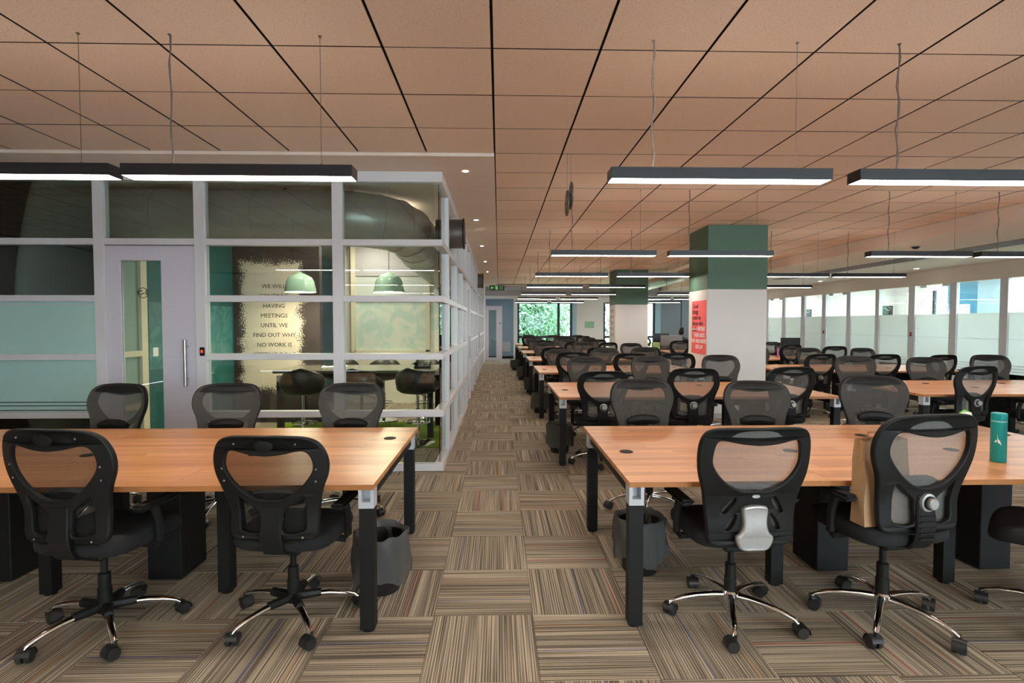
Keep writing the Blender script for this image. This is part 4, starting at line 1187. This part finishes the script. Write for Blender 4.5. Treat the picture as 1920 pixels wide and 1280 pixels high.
def put_chair(kind, x, y, rot, lb, spin=0.0, zs=1.0):
    if kind in used: t = copy_tree(protos[kind])
    else: t = protos[kind]; used.add(kind)
    t.location = (x, y, 0.0015); t.rotation_euler = (0, 0, rot); t.scale = (1, 1, zs); t['label'] = lb
    if spin:
        for c in t.children:
            n = c.name.split('.')[0]
            if n == 'base_leg' or n == 'hub_cover': c.rotation_euler.z += spin
            elif n == 'caster':
                p = Matrix.Rotation(spin, 3, 'Z') @ c.location; c.location = p; c.rotation_euler.z += spin
R = random.Random(11)
# hand-placed front chairs
put_chair('C', 1.165, 2.60, .04, 'black mesh chair with a silver plate on its back at the front right desk', -1.015)
put_chair('B', 1.90, 2.54, .13, 'black mesh chair with silver knob and paper bag on its seat', -.20, 1.07)
put_chair('B', 2.76, 2.47, .75, 'black mesh chair cut off by the right picture edge at the front desk', .2)
put_chair('A', -1.90, 2.56, -.13, 'black mesh chair at the left picture edge, near side of the left desk', .235, 1.02)
put_chair('A', -1.03, 2.64, -.06, 'black mesh chair with oval recess at the aisle end of the left desk', -.205, .97)
for k, (x, y, r, w) in enumerate([(-1.19, 4.12, PI + .05, 'aisle end'), (-2.17, 4.12, PI + .12, 'middle'), (-3.10, 4.12, PI - .15, 'outer end')]):
    put_chair('G', x, y, r, 'grey mesh chair facing the camera behind the left desk, %s' % w, R.uniform(-.5, .5), .98)
seatw = ['aisle seat', 'middle seat', 'far seat']
X3 = [1.15, 2.12, 3.08]
for r in range(7):
    for k in range(3):
        xx = X3[k] if r not in (2, 4) else [1.10, 1.92, 2.78][k]
        dx = {(0, 0): .04, (0, 1): 0.0, (0, 2): .02}.get((r, k), R.uniform(-.09, .09))
        put_chair('G', xx + dx, FY[r] + DD + R.uniform(.19, .30), PI + R.uniform(-.22, .22), 'grey mesh chair facing the camera, %s, %s desk row right of the aisle' % (seatw[k], ORD[r]), R.uniform(-.6, .6), R.uniform(.98, 1.03))
        if r:
            if r == 1: dx = (-.10, -.12, -.10)[k]; rot = (.05, -.06, .10)[k]; yy = FY[r] + .14
            else: dx = R.uniform(-.08, .08); rot = R.uniform(-.28, .28); yy = FY[r] + R.uniform(-.05, .12)
            put_chair('B', xx + dx, yy, rot, 'black mesh chair seen from behind, %s, %s desk row right of the aisle' % (seatw[k], ORD[r]), R.uniform(-.6, .6), R.uniform(.98, 1.04))
XB3 = [5.05, 6.03, 7.0]
for r in range(5):
    y = FY[r + 1] + .12
    for k in range(3):
        if r == 3 and k == 0: xn, yn, rt = 4.62, y - .05, .05
        elif r == 4 and k == 1: xn, yn, rt = 5.64, y - .18, 0
        else: xn, yn, rt = XB3[k] - (.08 if r < 2 else 0) + R.uniform(-.05, .05), y + R.uniform(.0, .10), R.uniform(-.1, .35)
        put_chair('B', xn, yn, rt, 'black mesh chair seen from behind, %s, %s desk row on the cabin side' % (['column-end seat', 'middle seat', 'cabin-end seat'][k], ORD[r]), R.uniform(-.6, .6), R.uniform(.98, 1.04))
        put_chair('G', XB3[k] + .02 + R.uniform(-.06, .06), y + DD + R.uniform(.2, .3), PI + R.uniform(-.25, .25), 'grey mesh chair facing the camera, %s, %s desk row on the cabin side' % (['column-end seat', 'middle seat', 'cabin-end seat'][k], ORD[r]), R.uniform(-.6, .6), R.uniform(.98, 1.03))

# ------------------------------------------------------------------ bins
def make_bin():
    t = thing('waste_bin', 'x', 'bin', group='bins under the desk ends')
    bm = bmesh.new(); lathe(bm, [(.001, 0), (.10, 0), (.105, .01), (.13, .29), (.135, .295), (.128, .295), (.098, .015), (.001, .012)], 24, cap=False); obj('bin_body', bm, 'bin', t)
    bm = bmesh.new(); n = 40; rings = []; rr = random.Random(5)
    ph = [rr.uniform(-1, 1) for _ in range(n)]
    for s, (r, z) in enumerate([(.150, .08), (.153, .13), (.150, .19), (.148, .25), (.147, .29), (.150, .318), (.142, .325), (.130, .30), (.122, .22), (.11, .10)]):
        ring = []
        for i in range(n):
            a = 2*PI*i/n
            k = .012 * math.sin(a * 7 + s) + .008 * ph[i] * (1.3 if s < 3 else .6)
            rad = max(.135, r + k) if s < 5 else r + k * .5
            ring.append(bm.verts.new((rad*math.cos(a), rad*math.sin(a), z + .018 * math.sin(a * 3 + s * .5) * (1 if s < 2 else .3) + .006 * ph[(i*3) % n])))
        rings.append(ring)
    for a, b in zip(rings, rings[1:]):
        for i in range(n): bm.faces.new((a[i], a[(i+1) % n], b[(i+1) % n], b[i]))
    obj('bin_liner', bm, 'bag', t, smooth=1.2)
    return t
bin0 = make_bin()
for k, (x, y, lb) in enumerate([(-.655, 2.93, 'black bin with loose liner under the left desk end'), (.845, 3.12, 'black bin with loose liner under the front right desk end'),
                                (.70, 6.05, 'black bin with loose liner under the second right-hand desk'), (.69, 8.75, 'black bin with loose liner under the third right-hand desk'),
                                (.69, 11.22, 'black bin with loose liner under the fourth right-hand desk'), (.62, 13.95, 'black bin with loose liner under the fifth right-hand desk'), (.52, 16.75, 'dark bin standing at the aisle by the sixth right-hand desk')]):
    b = bin0 if k == 0 else copy_tree(bin0)
    b.location = (x, y, .0015); b.rotation_euler = (0, 0, k * 1.3); b['label'] = lb

# ------------------------------------------------------------------ things on desks and chairs
t = thing('water_bottle', 'tall teal bottle standing on the front right desk', 'bottle', (2.75, 2.83, DT + .001))
bm = bmesh.new(); lathe(bm, [(.001, 0), (.033, 0), (.0355, .004), (.0355, .222), (.001, .222)], 28, cap=False); obj('bottle_body', bm, 'bottle', t)
bm = bmesh.new(); lathe(bm, [(.034, .222), (.034, .226)], 28); obj('cap_seam', bm, 'whiteink', t)
bm = bmesh.new(); lathe(bm, [(.0355, .226), (.0355, .264), (.032, .268), (.001, .268)], 28, cap=False); obj('bottle_cap', bm, 'bottle', t)
def on_bottle(pts, name):
    bm = bmesh.new(); vs = []
    for a, z in pts: vs.append(bm.verts.new((.0362*math.cos(a), .0362*math.sin(a), z)))
    bm.faces.new(vs); obj(name, bm, 'whiteink', t, smooth=0)
A0 = -PI/2 - .95
on_bottle([(A0, .160), (A0 + .10, .110), (A0 + .55, .095), (A0 + .35, .118), (A0 + .14, .128)], 'printed_emblem')
on_bottle([(A0 - .35, .112), (A0 - .05, .108), (A0 + .0, .125)], 'printed_emblem')
t = thing('travel_cup', 'beige cup with white and green lid on the front right desk', 'cup', (3.13, 3.46, DT + .001))
bm = bmesh.new(); lathe(bm, [(.001, 0), (.034, 0), (.042, .10), (.001, .10)], 22, cap=False); obj('cup_body', bm, 'cream_mug', t)
bm = bmesh.new(); lathe(bm, [(.044, .10), (.044, .118), (.036, .145), (.030, .165), (.001, .168)], 22, cap=False); obj('cup_lid', bm, 'whiteink', t)
bm = bmesh.new(); tube(bm, [(-.044, 0, .11), (-.045, 0, .15), (-.01, 0, .178), (.03, 0, .16)], .006, 6); obj('carry_loop', bm, 'greencard', t)
t = thing('paper_bag', 'brown paper bag standing on the seat of the right-hand chair', 'bag', (1.80, 2.432, .500 * 1.07), .13)
bm = bmesh.new(); vs = box(bm, -.12, .12, -.043, .043, 0, .40)
for v in vs:
    if v.co.z > .1: v.co.y *= .7; v.co.x *= .97
bmesh.ops.delete(bm, geom=[f for f in bm.faces if all(v.co.z > .3 for v in f.verts)], context='FACES')
bmesh.ops.subdivide_edges(bm, edges=list(bm.edges), cuts=3, use_grid_fill=True)
rr = random.Random(2)
for v in bm.verts:
    if v.co.z > .01: v.co += Vector((rr.uniform(-.006, .006), rr.uniform(-.004, .004), rr.uniform(-.004, .004)))
obj('bag_sheet', bm, 'paper', t, smooth=.25)
for s in (-1, 1):
    bm = bmesh.new(); tube(bm, [(-.05, s*.03, .39), (-.045, s*.03, .425), (.045, s*.03, .425), (.05, s*.03, .39)], .004, 6); obj('bag_handle', bm, 'paper', t)
def monitor(loc, rz, w, hgt, lb, mat):
    t = thing('monitor', lb, 'monitor', loc, rz, 'desktop monitors')
    bobj('screen_shell', (-w/2, w/2, -.02, .02, .14, .14 + hgt), mat, t, .006)
    bobj('screen_glass', (-w/2 + .012, w/2 - .012, .019, .022, .155, .125 + hgt), 'darkscreen', t)
    bm = bmesh.new(); tube(bm, [(0, .0, .01), (0, -.035, .1), (0, -.03, .25)], [.025, .02, .02], 8); obj('stand_neck', bm, 'darkscreen', t)
    bm = bmesh.new(); lathe(bm, [(.11, 0), (.11, .008), (.03, .014)], 20); obj('stand_base', bm, 'darkscreen', t)
monitor((4.80, 14.62, DT + .001), .05, .62, .29, 'wide grey monitor on a desk seen between the two columns', 'screen')
monitor((5.25, 17.0, DT + .001), .0, .5, .30, 'farther black monitor in front of the seated person', 'darkscreen')
monitor((6.72, 12.05, DT + .001), .0, .45, .29, 'black monitor on a desk in front of the cabin doors', 'darkscreen')
t = thing('card_box', 'pale green box beside the grey monitor between the columns', 'box', (4.40, 14.75, DT + .001))
bobj('box_body', (-.09, .09, -.1, .1, 0, .21), 'limebox', t, .004); bobj('box_lid', (-.093, .093, -.103, .103, .19, .225), 'limebox', t, .004)
t = thing('leaflet_stand', 'colourful leaflets leaning on a desk right of the near column', 'leaflets', (6.22, 11.6, DT + .001), .6)
for k, c in enumerate(('purple', 'yellow', 'greencard')): bobj('leaflet', (-.10 + k*.05, -.02 + k*.05, -.01 + k*.006, -.006 + k*.006, 0, .22 - k*.05), c, t)
# seated person, seen from behind
def person():
    t = thing('person', 'person with dark hair in a bun sitting behind the far monitors', 'person', (5.64, 16.24, 0))
    me = bpy.data.meshes.new('body')
    V = [(0,-.02,.52),(0,-.04,.68),(0,-.05,.86),(0,-.03,1.0),(0,-.01,1.07),(0,.01,1.14),
         (.17,-.03,.97),(.23,.08,.76),(.14,.30,.75),(.08,.38,.75), (-.17,-.03,.97),(-.23,.08,.76),(-.14,.30,.75),(-.08,.38,.75),
         (.09,.02,.53),(.11,.42,.54),(.11,.44,.10),(.11,.54,.05),(-.09,.02,.53),(-.11,.42,.54),(-.11,.44,.10),(-.11,.54,.05)]
    E = [(0,1),(1,2),(2,3),(3,4),(4,5),(3,6),(6,7),(7,8),(8,9),(3,10),(10,11),(11,12),(12,13),(0,14),(14,15),(15,16),(16,17),(0,18),(18,19),(19,20),(20,21)]
    rad = [.14,.13,.14,.10,.052,.05,.062,.045,.036,.03,.062,.045,.036,.03,.085,.062,.045,.035,.085,.062,.045,.035]
    me.from_pydata(V, E, [])
    o = bpy.data.objects.new('body', me); C.objects.link(o)
    md = o.modifiers.new('skin', 'SKIN'); md.use_smooth_shade = True
    for k, sv in enumerate(me.skin_vertices[0].data):
        sv.radius = (rad[k], rad[k] * (.8 if k < 4 else 1)); sv.use_root = (k == 0)
    sb = o.modifiers.new('sub', 'SUBSURF'); sb.levels = 1; sb.render_levels = 1
    bpy.context.view_layer.update()
    dg = bpy.context.evaluated_depsgraph_get()
    m2 = bpy.data.meshes.new_from_object(o.evaluated_get(dg))
    bpy.data.objects.remove(o); m2.materials.clear()
    obj('body', m2, 'shirt', t)
    def ell(name, c, r, mat, cut=None):
        bm = bmesh.new(); bmesh.ops.create_uvsphere(bm, u_segments=20, v_segments=14, radius=1)
        for v in bm.verts:
            v.co = Vector((c[0] + v.co.x*r[0], c[1] + v.co.y*r[1], c[2] + v.co.z*r[2]))
        return obj(name, bm, mat, t, smooth=1.5)
    hd = ell('head', (0, .03, 1.20), (.074, .092, .112), 'skin')
    for s in (-1, 1):
        bm = bmesh.new(); bmesh.ops.create_uvsphere(bm, u_segments=8, v_segments=6, radius=.012)
        obj('eye', bm, 'ink', hd, (s*.03, .112, 1.205)); 
        bm = bmesh.new(); bmesh.ops.create_uvsphere(bm, u_segments=8, v_segments=6, radius=.02)
        e = obj('ear', bm, 'skin', hd, (s*.076, .03, 1.195)); e.scale = (.4, .8, 1.4)
    bm = bmesh.new(); tube(bm, [(0, .115, 1.215), (0, .132, 1.185), (0, .118, 1.178)], [.008, .012, .01], 6); obj('nose', bm, 'skin', hd)
    bobj('mouth', (-.022, .022, .105, .118, 1.142, 1.150), 'redposter', hd)
    ell('hair', (0, .008, 1.222), (.086, .098, .108), 'hair'); ell('hair_bun', (0, -.04, 1.315), (.055, .055, .052), 'hair')
person()

# ------------------------------------------------------------------ outside the windows
gd = bobj('ground_outside', (-30, 60, 22.9, 70, -1.2, -1.0), 'lawn'); struct(gd, 'grass outside the windows')
gd2 = bobj('ground_side', (13.4, 60, -20, 22.9, -1.2, -1.0), 'lawn'); struct(gd2, 'grass outside the cabin windows')
def tree(x, y, h, spread, n, lb, mat, seed):
    rr = random.Random(seed)
    t = thing('tree', lb, 'tree', (x, y, -1.0), 0, 'trees outside the windows')
    bm = bmesh.new(); tube(bm, [(0, 0, 0), (.1, .05, h*.3), (0, .1, h*.6)], [.16, .12, .06], 8)
    for k in range(6):
        a = k * 1.05; tube(bm, [(0, .05, h*(.25 + .05*k)), (spread*.6*math.cos(a), spread*.6*math.sin(a), h*(.45 + .06*k))], [.05, .015], 6)
    obj('trunk', bm, 'bark', t)
    bm = bmesh.new()
    cl = [(rr.gauss(0, spread*.45), rr.gauss(0, spread*.4), h*.2 + rr.random()*h*.75) for _ in range(26)]
    for k in range(n):
        c = cl[rr.randrange(26)]
        p = Vector((c[0] + rr.gauss(0, .38), c[1] + rr.gauss(0, .38), max(.2, c[2] + rr.gauss(0, .34))))
        d1 = Vector((rr.gauss(0, 1), rr.gauss(0, 1), rr.gauss(0, 1))).normalized(); d2 = d1.orthogonal().normalized()
        L = rr.uniform(.06, .13)
        vs = [bm.verts.new(q) for q in (p - d1*L, p + d2*L*.4, p + d1*L, p - d2*L*.4)]
        bm.faces.new(vs)
    o = obj('foliage', bm, mat, t, smooth=0); o['kind'] = 'stuff'
for k, (x, y, h, s, n, mt, lb) in enumerate([(1.2, 25.6, 4.6, 1.5, 8500, 'leaf', 'leafy tree outside the left far window, nearest the aisle'), (3.0, 26.6, 5.0, 1.6, 8500, 'leaf2', 'pale leafy tree outside the left far window, right side'),
                                     (-.6, 28, 5.5, 1.8, 7000, 'leaf', 'tree farther back outside the left far window'), (1.9, 32.5, 5.6, 2.0, 9000, 'leaf2', 'pale tree deepest behind the left far window'), (5.8, 27.5, 4.8, 1.5, 2500, 'leaf2', 'pale tree outside the far window behind the columns'),
                                     (17.5, 22.5, 5, 1.6, 3500, 'leaf', 'tree outside the middle cabin window'), (18.5, 17.8, 3.2, 1.5, 3000, 'leaf2', 'low pale tree outside the nearer cabin window')]):
    tree(x, y, h, s, n, lb, mt, 20 + k)
